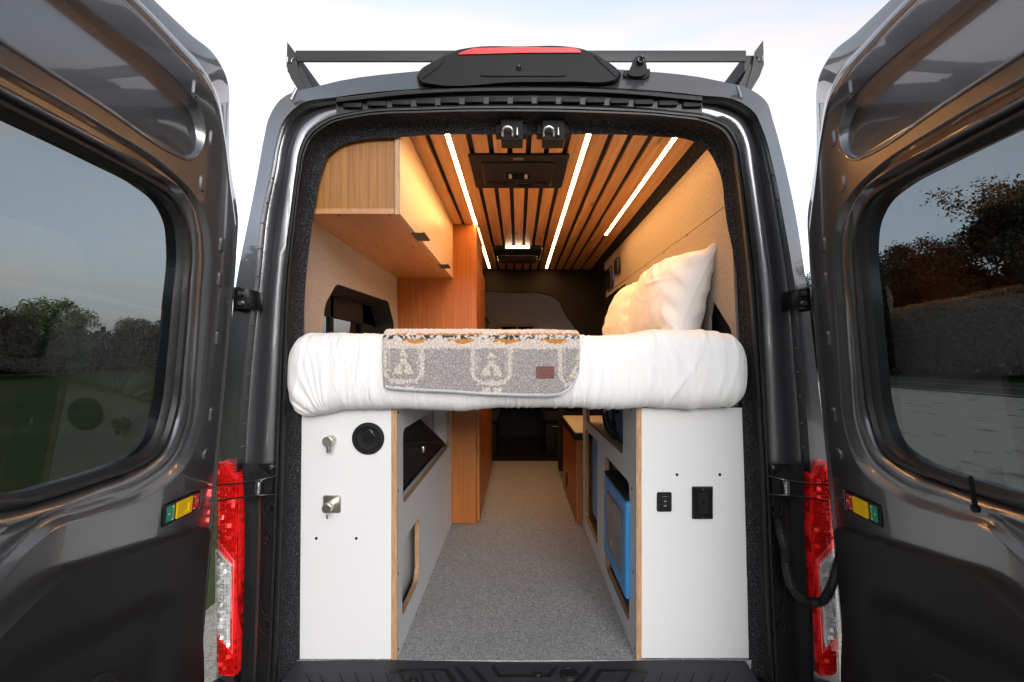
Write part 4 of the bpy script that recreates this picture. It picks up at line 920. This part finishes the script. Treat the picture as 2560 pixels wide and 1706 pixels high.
# ------------------------------------------------------------------ overhead cabinet and tall cabinet, counter
oc = thing('overhead_cabinet', 'bamboo overhead cabinet with pale doors hanging over the left side of the bed', 'cabinet', (-.58, .7, .478))
mb = MB(); mb.box(-.79, -.4085, .092, .110, .496, .799, .0005, 1); build('end_panel', mb, BAMV, oc)
mb = MB(); mb.box(-.79, -.4085, .088, 1.36, .478, .4955, .0005, 1); build('bottom_panel', mb, BAMD, oc)
for y0, y1, hy in ((.086, .770, (.315, .435)), (.773, 1.36, (.93, 1.03))):
    mb = MB(); mb.box(-.3895, -.3885, y0, y1, .4765, .797); d = build('cabinet_door', mb, DOORW, oc)
    mb = MB(); mb.box(-.4065, -.390, y0, y1, .476, .7975); build('door_core', mb, PLY, d)
    mb = MB(); mb.box(-.405, -.355, hy[0], hy[1], .4725, .4750); mb.box(-.3575, -.355, hy[0], hy[1], .4725, .479); build('door_pull', mb, RACK, d)
mb = MB(); screws(mb, [((x, y, .478), (0, 0, -1)) for x, y in ((-.60, .11), (-.43, .11), (-.6, .55), (-.45, .55), (-.45, .9), (-.45, 1.1))], .004); build('screw_cap', mb, GLOSSB, oc)

tc = thing('tall_cabinet', 'tall orange bamboo cabinet standing left of the aisle past the bed', 'cabinet', (-.5, 1.8, -.99))
mb = MB(); mb.box(-.76, -.247, 1.363, 1.85, -.985, .797, .001, 1); build('carcass', mb, BAMO, tc)
mb = MB(); mb.box(-.245, -.229, 1.368, 1.85, -.975, -.565, .001, 1); mb.box(-.245, -.229, 1.368, 1.85, -.560, -.13, .001, 1); build('cabinet_door', mb, BAMO, tc)
mb = MB()
for y, z in ((1.62, -.50), (1.62, -.63)): mb.box(-.2295, -.2285, y, y + .04, z, z + .05)
build('finger_pull', mb, MATTEB, tc)
tc2 = thing('fridge_cabinet', 'bamboo cabinet around a dark fridge, farther along the left side', 'cabinet', (-.5, 2.3, -.99))
mb = MB(); mb.box(-.76, -.249, 1.856, 2.12, -.985, .60, .001, 1); mb.box(-.76, -.249, 2.12, 2.76, -.985, -.42, .001, 1); build('carcass', mb, BAMO, tc2)
mb = MB()
for z0, z1 in ((-.97, -.70), (-.69, -.42), (-.41, -.14)): mb.box(-.246, -.231, 1.858, 2.75, z0, z1, .001, 1)
build('drawer', mb, BAMO, tc2)
mb = MB(); mb.box(-.74, -.262, 2.125, 2.74, -.41, .42, .004); build('fridge_door', mb, m_speck('charcoal_appliance', (.05, .05, .052), (.06, .06, .062), .35, 400, .05), tc2)
mb = MB(); mb.box(-.258, -.245, 2.14, 2.72, .30, .315, .002); build('fridge_handle', mb, GLOSSB, tc2)

gc = thing('galley_counter', 'low orange bamboo counter with pale worktop right of the aisle', 'counter', (.55, 1.8, -.99))
mb = MB(); mb.box(.347, .76, 1.372, 2.20, -.985, -.492, .001, 1); mb.box(.36, .385, 1.363, 1.372, -.985, -.50); build('carcass', mb, BAMO, gc)
mb = MB(); mb.box(.335, .76, 1.366, 2.22, -.490, -.450, .008); build('worktop_edge', mb, PLAST, gc)
mb = MB(); mb.box(.343, .76, 1.372, 2.212, -.449, -.443, .002); build('worktop', mb, mat('pale_worktop', (.62, .62, .62), .35), gc)
mb = MB(); mb.tube([(.3465, 1.90 + .045 * math.cos(a * .3), -.86 + .05 * math.sin(a * .3)) for a in range(22)], .003, 6); mb.cyl((.348, 1.90, -.86), (.3455, 1.90, -.86), .045, 24); build('vent_ring', mb, MATTEB, gc)
mb = MB(); mb.box(.337, .385, 2.44, 2.56, -.93, -.10, .006); build('table_post', mb, MATTEB, None, (.36, 2.5, -.93)); tag(bpy.data.objects['table_post'], 'black upright post beside the galley counter at the aisle end', 'post')

# ------------------------------------------------------------------ ceiling lights, fans, control panels
def strip(x, y0, y1, lab):
    t = thing('light_strip', lab, 'ceiling light', (x, (y0 + y1) / 2, .80), 'lit strips set between the ceiling slats')
    mb = MB(); mb.box(x - .0082, x + .0082, y0, y1, .8005, .806); build('diffuser', mb, LIT, t)
    mb = MB(); mb.box(x - .0092, x - .0083, y0, y1, .7995, .808); mb.box(x + .0083, x + .0092, y0, y1, .7995, .808); build('channel', mb, STEEL, t)
strip(-.2525, .14, 1.38, 'lit light strip on the left, running from the rear to the tall cabinet')
strip(-.2525, 1.48, 1.84, 'short lit light strip just past the edge of the tall cabinet')
strip(-.2525, 1.94, 2.76, 'lit light strip on the left at the far front end of the ceiling')
strip(.2525, .14, 2.77, 'longest lit light strip, right of the ceiling fans')
strip(.5695, .14, 1.62, 'lit light strip farthest right, nearest the fabric wall')

def cmap(a, b, t): return (a, b, .80 - t)
fu = thing('ceiling_fan_unit', 'black rectangular fan control unit with four round vents on the ceiling', 'ceiling fan', (0, .55, .80))
mb = MB(); mb.puff(rrect(-.198, .205, .372, .735, .02), cmap, 0, .010, .006); build('bezel', mb, PLAST, fu)
mb = MB(); mb.puff(rrect(-.150, .150, .43, .705, .02), cmap, .009, .017, .005); build('inner_housing', mb, PLAST, fu)
mb = MB(); mb.puff(rrect(-.052, .055, .525, .60, .003), cmap, .016, .019, .001); build('display_panel', mb, GLOSSB, fu)
for cx in (-.105, -.04, .03, .10):
    mb = MB(); mb.cyl((cx, .655, .785), (cx, .655, .776), .026, 24, .003); mb.tube([(cx + .030 * math.cos(a * .3), .655 + .030 * math.sin(a * .3), .783) for a in range(22)], .003, 6); build('knob', mb, PLAST if cx != .03 else GLOSSB, fu)
text('lettering', 'NOTICE', .011, lambda a, b, t: (a + .002, .398 - b, .7895 - t), WTXT, fu); text('lettering', 'READ MANUAL', .006, lambda a, b, t: (a + .002, .410 - b, .7895 - t), WTXT, fu)
mb = MB()
for cx in (-.033, .034):
    for k in range(3): mb.tube([(cx + .006 * math.cos(a * .7), .545 + k * .017 + .004 * math.sin(a * .7), .7805) for a in range(10)], .0008, 5)
build('key_symbol', mb, WTXT, fu)
fl2 = thing('ceiling_vent', 'black roof vent with a lit bar light farther along the ceiling', 'roof vent', (0, 2.1, .80))
mb = MB(); mb.puff(rrect(-.185, .175, 1.90, 2.36, .04), cmap, 0, .030, .012); build('vent_frame', mb, PLAST, fl2)
mb = MB(); mb.puff(rrect(-.155, .145, 2.06, 2.33, .03), cmap, .029, .045, .008); build('vent_lid', mb, GLOSSB, fl2)
mb = MB(); mb.box(-.088, .082, 1.885, 1.901, .777, .795, .003); build('lamp', mb, LITW, fl2)

cp_ = thing('control_panel', 'dark monitoring panel on the upper right wall toward the cab', 'control panel', (.70, 2.3, .55))
X = .698
def wp(px, py): return onx(px, py, X)
(y0, z0), (y1, z1) = wp(1490, 733), wp(1506, 681)
mb = MB(); mb.puff(rrect(2.06, 2.33, .53, .69, .01), lambda a, b, t: (X - t, a, b), 0, .012, .003); build('screen', mb, GLOSSB, cp_)
sp_ = thing('switch_panel', 'small black switch plate with violet lit symbols on the right wall', 'switch panel', (.70, 1.8, .58))
mb = MB(); mb.puff(rrect(1.80, 1.93, .585, .70, .015), lambda a, b, t: (X - t, a, b), 0, .014, .004); build('plate', mb, GLOSSB, sp_)
mb = MB()
for px, py in ((1522.5, 678.5), (1526.5, 675.5), (1523.5, 693.5), (1528, 690.5)):
    y, z = onx(px, py, X - .001); mb.tube([(X - .002, y + .009 * math.cos(a * .7), z + .009 * math.sin(a * .7)) for a in range(9)], .0022, 5)
build('lit_symbol', mb, m_emit('violet_light', (.16, .10, 1.0), 2.2), sp_)

# ------------------------------------------------------------------ mattress
rm = random.Random(21)
folds = []
for k in range(150):
    x = rm.uniform(-.74, .74); dense = 1.0
    folds.append((x, rm.uniform(.0025, .008), rm.uniform(.0005, .0024) * (1.25 if -.2 < x < .45 else .9), rm.uniform(-.05, .05), rm.uniform(.2, 1.0), rm.random()))
big = [(.105 + .315, .008, .0045, .03, 1, .5), (.225, .010, .004, -.02, 1, .5), (.53, .010, .006, .10, 1, .8), (.515, .016, .0045, -.06, 1, .2), (.63, .012, .004, .02, 1, .5), (.67, .010, .004, .03, 1, .5), (-.50, .012, .003, -.10, 1, .3)]
def zt(x):
    px = x * FX / 1.5 + VX
    pts = [(690, 838), (740, 833), (800, 832), (960, 836), (1200, 836), (1440, 838), (1560, 834), (1690, 824), (1790, 826), (1900, 842)]
    for a, b in zip(pts, pts[1:]):
        if a[0] <= px <= b[0]: py = lerp(a[1], b[1], (px - a[0]) / (b[0] - a[0])); break
    else: py = 838
    return (VY - py) / FX * 1.52
def zb(x):
    px = x * FX / 1.5 + VX
    pts = [(690, 1045), (740, 1045), (800, 1036), (850, 1026), (1000, 1024), (1150, 1031), (1240, 1022), (1350, 1022), (1450, 1021), (1560, 1028), (1620, 1021), (1730, 1026), (1800, 1020), (1900, 1020)]
    for a, b in zip(pts, pts[1:]):
        if a[0] <= px <= b[0]: py = lerp(a[1], b[1], (px - a[0]) / (b[0] - a[0])); break
    else: py = 1022
    return (VY - py) / FX * 1.53
XL, XR = -.742, .738
def profile(s):
    """section of the mattress in (y, z01): s runs from the back underside round the front to the back top"""
    a = 1.30
    if s < .12: return lerp(a, .10, s / .12), 0., 0., -1.
    if s > .88: return lerp(.10, a, (s - .88) / .12), 1., 0., 1.
    t = (s - .12) / .76; th = -math.pi / 2 - math.pi * t     # superellipse nose
    c, q = math.cos(th), math.sin(th); e = .62
    return .10 + math.copysign(abs(c) ** e, c) * .115, .5 + .5 * math.copysign(abs(q) ** e, q), c, q
def matt(u, s):
    x = lerp(XL, XR, u); y, w, ny_, nz_ = profile(s)
    rl = .075; dx = min(x - XL, XR - x); k = 1.0
    if dx < rl: k = math.sqrt(max(0, 1 - ((rl - dx) / rl) ** 2.4))
    top, bot = zt(x), zb(x); mid = (top + bot) / 2; z = mid + (w - .5) * (top - bot) * (.30 + .70 * k)
    y = y + (1 - k) * .085 * (1 if y < .25 else .3)
    d = 0.
    for fx, fw, fa, sl, vis, ph in folds + big:
        xx = x - fx - sl * (w - .5) * 1.4 - .006 * math.sin(w * 7 + ph * 20)
        if abs(xx) < fw * 3:
            e = .45 + .75 * abs(w - ph) if fa < .0035 else 1
            d += fa * e * math.exp(-(xx / fw) ** 2)
    if x < -.52:    # gathered corner: folds fan out of the lower left
        r = math.hypot(x + .60, (z + .22) * 1.0); a = math.atan2(z + .22, x + .60)
        d += .0035 * math.sin(a * 34 + 3 * math.sin(a * 7)) * max(0, 1 - abs(r - .13) / .13) * min(1, (-.52 - x) / .1)
    d += .005 * fan((x * 4, y * 4, z * 5)) + .0012 * fan((x * 45, y * 20, z * 12))
    return (x, y + ny_ * d, z + nz_ * d * .8)
mt = thing('mattress', 'thick white cotton covered mattress lying across the van above both benches', 'mattress', (0, .65, -.16))
mb = MB(); mb.grid(900, 110, matt); build('mattress_body', mb, SHEET, mt, angle=180)
mb = MB(); mb.box(-.75, .755, .12, 1.33, -.163, -.150); build('bed_board', mb, PLY, mt)

# ------------------------------------------------------------------ blanket
BX0, BX1 = (961 - VX) / FX * 1.475, (1446 - VX) / FX * 1.475
def bl_bottom(px):
    pts = [(960, 968), (975, 972), (1000, 974), (1060, 978), (1130, 981), (1200, 986), (1300, 990), (1370, 991), (1400, 988), (1420, 978), (1435, 962), (1442, 945), (1447, 930)]
    for a, b in zip(pts, pts[1:]):
        if a[0] <= px <= b[0]: return lerp(a[1], b[1], (px - a[0]) / (b[0] - a[0]))
    return pts[0][1] if px < 960 else pts[-1][1]
NU, NV = 640, 330
def blanket(u, v):
    x = lerp(BX0, BX1, u); px = x / 1.475 * FX + VX
    zbot = (VY - bl_bottom(px)) / FX * 1.475; top = zt(x) + .0135; R_ = .032
    yf = -.040
    Lf = (top - R_) - zbot; La = R_ * math.pi / 2; Lt = .42; s = v * (Lf + La + Lt)
    if s < Lf: y, z, nn = yf - .004 * math.sin(s / Lf * 3.1), zbot + s, (0, -1, 0)
    elif s < Lf + La:
        a = (s - Lf) / R_; y, z, nn = yf + R_ * (1 - math.cos(a)), top - R_ + R_ * math.sin(a), (0, -math.cos(a), math.sin(a))
    else: y, z, nn = yf + R_ + (s - Lf - La), top, (0, 0, 1)
    x += .003 * math.sin(v * 9) * (1 if u > .5 else -1) * abs(2 * u - 1)
    fl = .0030 * abs(fan((x * 95, (z - y) * 95, 3))) + .0024 * fan((x * 210, (z - y) * 210, 8)) + .003 * fan((x * 7, z * 7, y * 7))
    e = min(u, 1 - u) * (BX1 - BX0); e = min(e, s)
    if e < .008: fl -= .006 * (1 - e / .008) ** 2
    return (x + nn[0] * fl, y + nn[1] * fl, z + nn[2] * fl)
mb = MB(); mb.grid(NU, NV, blanket)
GREY, CREAM, PEACH, ORNG, DARK, YELC = (.34, .315, .315), (.70, .64, .58), (.76, .62, .52), (.56, .24, .05), (.035, .04, .05), (.72, .65, .53)
cols = []
for vtx in mb.v:
    x, y, z = vtx; px = x / 1.465 * FX + VX; py = VY - z / 1.465 * FX
    if y > -.008: py = 836 - (y + .008) * 500
    j = 4.5 * fan((x * 130, z * 130, y * 130)); j2 = 4.5 * fan((x * 130 + 50, z * 130, y * 130)); qx, qy = px + j, py + j2
    c = GREY
    if qy < 834:
        c = PEACH; 
        if qy < 812 and (qy // 14) % 3 == 0: c = ORNG
        elif qy < 700: c = CREAM
    elif qy < 838.5: c = ORNG if fan((qx * .02, 0, 4)) > -.2 else PEACH
    elif qy < 848: c = DARK if (fan((qx * .11, qy * .16, 7)) > .02 and (qx % 52) > 9) else CREAM
    elif qy < 857 + 4 * math.sin(qx * .11): c = ORNG if (math.sin(qx * .055 + 1) > -.25) else CREAM
    elif qy < 868: c = PEACH if fan((qx * .1, qy * .1, 2)) > 0 else CREAM
    elif qy < 872: c = CREAM
    else:
        for cx, cy in ((1010, 0), (1229, 4), (1447, 8)):
            dx, dy = qx - cx, qy - cy
            w_ = 47 if dy < 925 else 47 * math.sqrt(max(0, 1 - ((dy - 925) / 34) ** 2))
            if dy < 960 and abs(abs(dx) - w_) < 5.5 or (abs(dx) < 36 and 948 < dy < 958): c = CREAM
            elif abs(abs(dx) - 36) < 2.5 and dy < 930 and fan((qx * .3, qy * .3, 1)) > 0: c = CREAM
            elif 874 < dy < 892 and abs(dx) < (dy - 872) * .55: c = YELC
            elif 896 < dy < 936 and abs(dx) < 4 + (dy - 896) * .62 and not (912 < dy < 924 and abs(dx) < 5) and not (924 < dy < 936 and abs(dx) < 2.5): c = YELC
            elif 966 < dy and (abs(abs(dx) - 14) < 10): c = YELC
        if c is GREY and fan((qx * .35, qy * .35, 6)) > .20: c = (.54, .50, .47)
        elif c is not GREY and fan((qx * .35, qy * .35, 9)) > .16: c = (.50, .46, .44)
    t = .88 + .16 * fan((x * 160, y * 160, z * 160)); cols += [c[0] * t, c[1] * t, c[2] * t, 1]
bk = thing('blanket', 'grey and cream patterned fleece blanket draped over the mattress front', 'blanket', ((BX0 + BX1) / 2, .0, -.12))
build('fleece', mb, FLEECE, bk, angle=180, col=cols)
mb = MB(); px = 966
while px < 1446:
    py = bl_bottom(px); x = (px - VX) / FX * 1.462; z = (VY - py) / FX * 1.462
    nx_ = 0 if px < 1400 else (px - 1400) / 50
    P = [(x, -.045, z - .0015), (x - .001 - .004 * nx_, -.0465, z + .003), (x + .001 - .006 * nx_, -.0465, z + .0075), (x + .003 - .004 * nx_, -.0455, z + .002)]
    mb.tube(catmull(P, False, 3), .0012, 5); px += 4.9 if px < 1410 else 3.2
build('whip_stitching', mb, mat('pale_yarn', (.62, .64, .68), .9), bk)
ta = W(1341, 916, 1.452); tb = W(1386, 946, 1.452)
mb = MB(); mb.puff(rrect(ta[0], tb[0], tb[2], ta[2], .004), lambda a, b, t: (a, -.046 - t, b), 0, .0035, .0012); lp = build('leather_patch', mb, LEATHER, bk)
mb = MB(); rp = random.Random(3)
for r, zc in enumerate((.30, .42, .54, .66, .78)):
    xx = ta[0] + .008
    while xx < tb[0] - .008:
        w_ = rp.uniform(.001, .0035); mb.box(xx, xx + w_, -.0499, -.0494, lerp(ta[2], tb[2], zc) - .0006, lerp(ta[2], tb[2], zc) + .0006); xx += w_ + .0012
build('embossed_mark', mb, mat('dark_emboss', (.05, .015, .01), .6), lp)

# ------------------------------------------------------------------ pillows
def pillow(name, lab, base0, base1, lean, tilt, wid, hgt, thick, seed):
    """stands on its long edge, from base0 toward the cab, leaning on the right wall"""
    O = Vector(base0); A = (Vector(base1) - O).normalized(); B = Vector(lean).normalized(); B = (B - A * B.dot(A)).normalized(); Nn = A.cross(B)
    if Nn.x > 0: Nn = -Nn
    mb = MB(); rq = random.Random(seed)
    cr = [(rq.uniform(0, 1), rq.uniform(0, 1), rq.uniform(0, 3.14), rq.uniform(.006, .018), rq.uniform(.002, .006)) for _ in range(34)]
    def side(sg):
        def fn(u, v):
            a, b = 2 * u - 1, 2 * v - 1
            f = max(0, (1 - abs(a) ** 2.6)) ** .55 * max(0, (1 - abs(b) ** 2.6)) ** .55
            pin = 1.04 - .13 * (1 - abs(b) ** 2.6) * abs(a) ** 2.5; pin2 = 1.06 - .16 * (1 - abs(a) ** 2.6) * abs(b) ** 2.5
            sag = .030 * math.sin(b * 2.2 + .5) * (1 - a * a)
            p = O + A * ((u - .5) * wid * pin + wid * .5) + B * ((v - .5) * hgt * pin2 + hgt * .5)
            h = thick * .5 * f * (1 - .18 * b)
            edge = min(1 - abs(a), 1 - abs(b)); wr = 0.
            wr += .0085 * math.sin((a * 16 + 3 * math.sin(b * 4)) ) * math.exp(-((1 - abs(b)) / .22)) * min(1, edge * 12)
            wr += .0100 * math.sin((b * 15 + 3 * math.sin(a * 4 + 1))) * math.exp(-((1 - abs(a)) / .25)) * min(1, edge * 12)
            for (cu, cv, an, cw, ca) in cr:
                du, dv = (u - cu), (v - cv) * hgt / wid; t = du * math.cos(an) + dv * math.sin(an); q = -du * math.sin(an) + dv * math.cos(an)
                wr += ca * math.exp(-((t - .08 * q * q * 8) / (cw * 1.1)) ** 2 - (q / .13) ** 2) * min(1, edge * 8)
            wr += .006 * fan((a * 3 + seed, b * 3, sg)) * f
            return tuple(p + Nn * (sg * h + (wr if sg > 0 else -wr * .6) + sag))
        return fn
    t = thing(name, lab, 'pillow', tuple(O + A * wid * .5))
    mb.grid(120, 100, side(1)); mb.grid(120, 100, side(-1)); build('pillowcase', mb, SHEET, t, angle=180)
pillow('pillow', 'nearer plump white pillow leaning on the right wall, one corner pointing up', (.575, .235, .068), (.545, .83, .068), (.40, -.04, .90), 0, .60, .375, .23, 4)
pillow('pillow', 'farther pillow lit amber, half hidden behind the nearer one', (.535, .70, .068), (.495, 1.27, .068), (.48, 0, .84), 0, .58, .355, .21, 11)
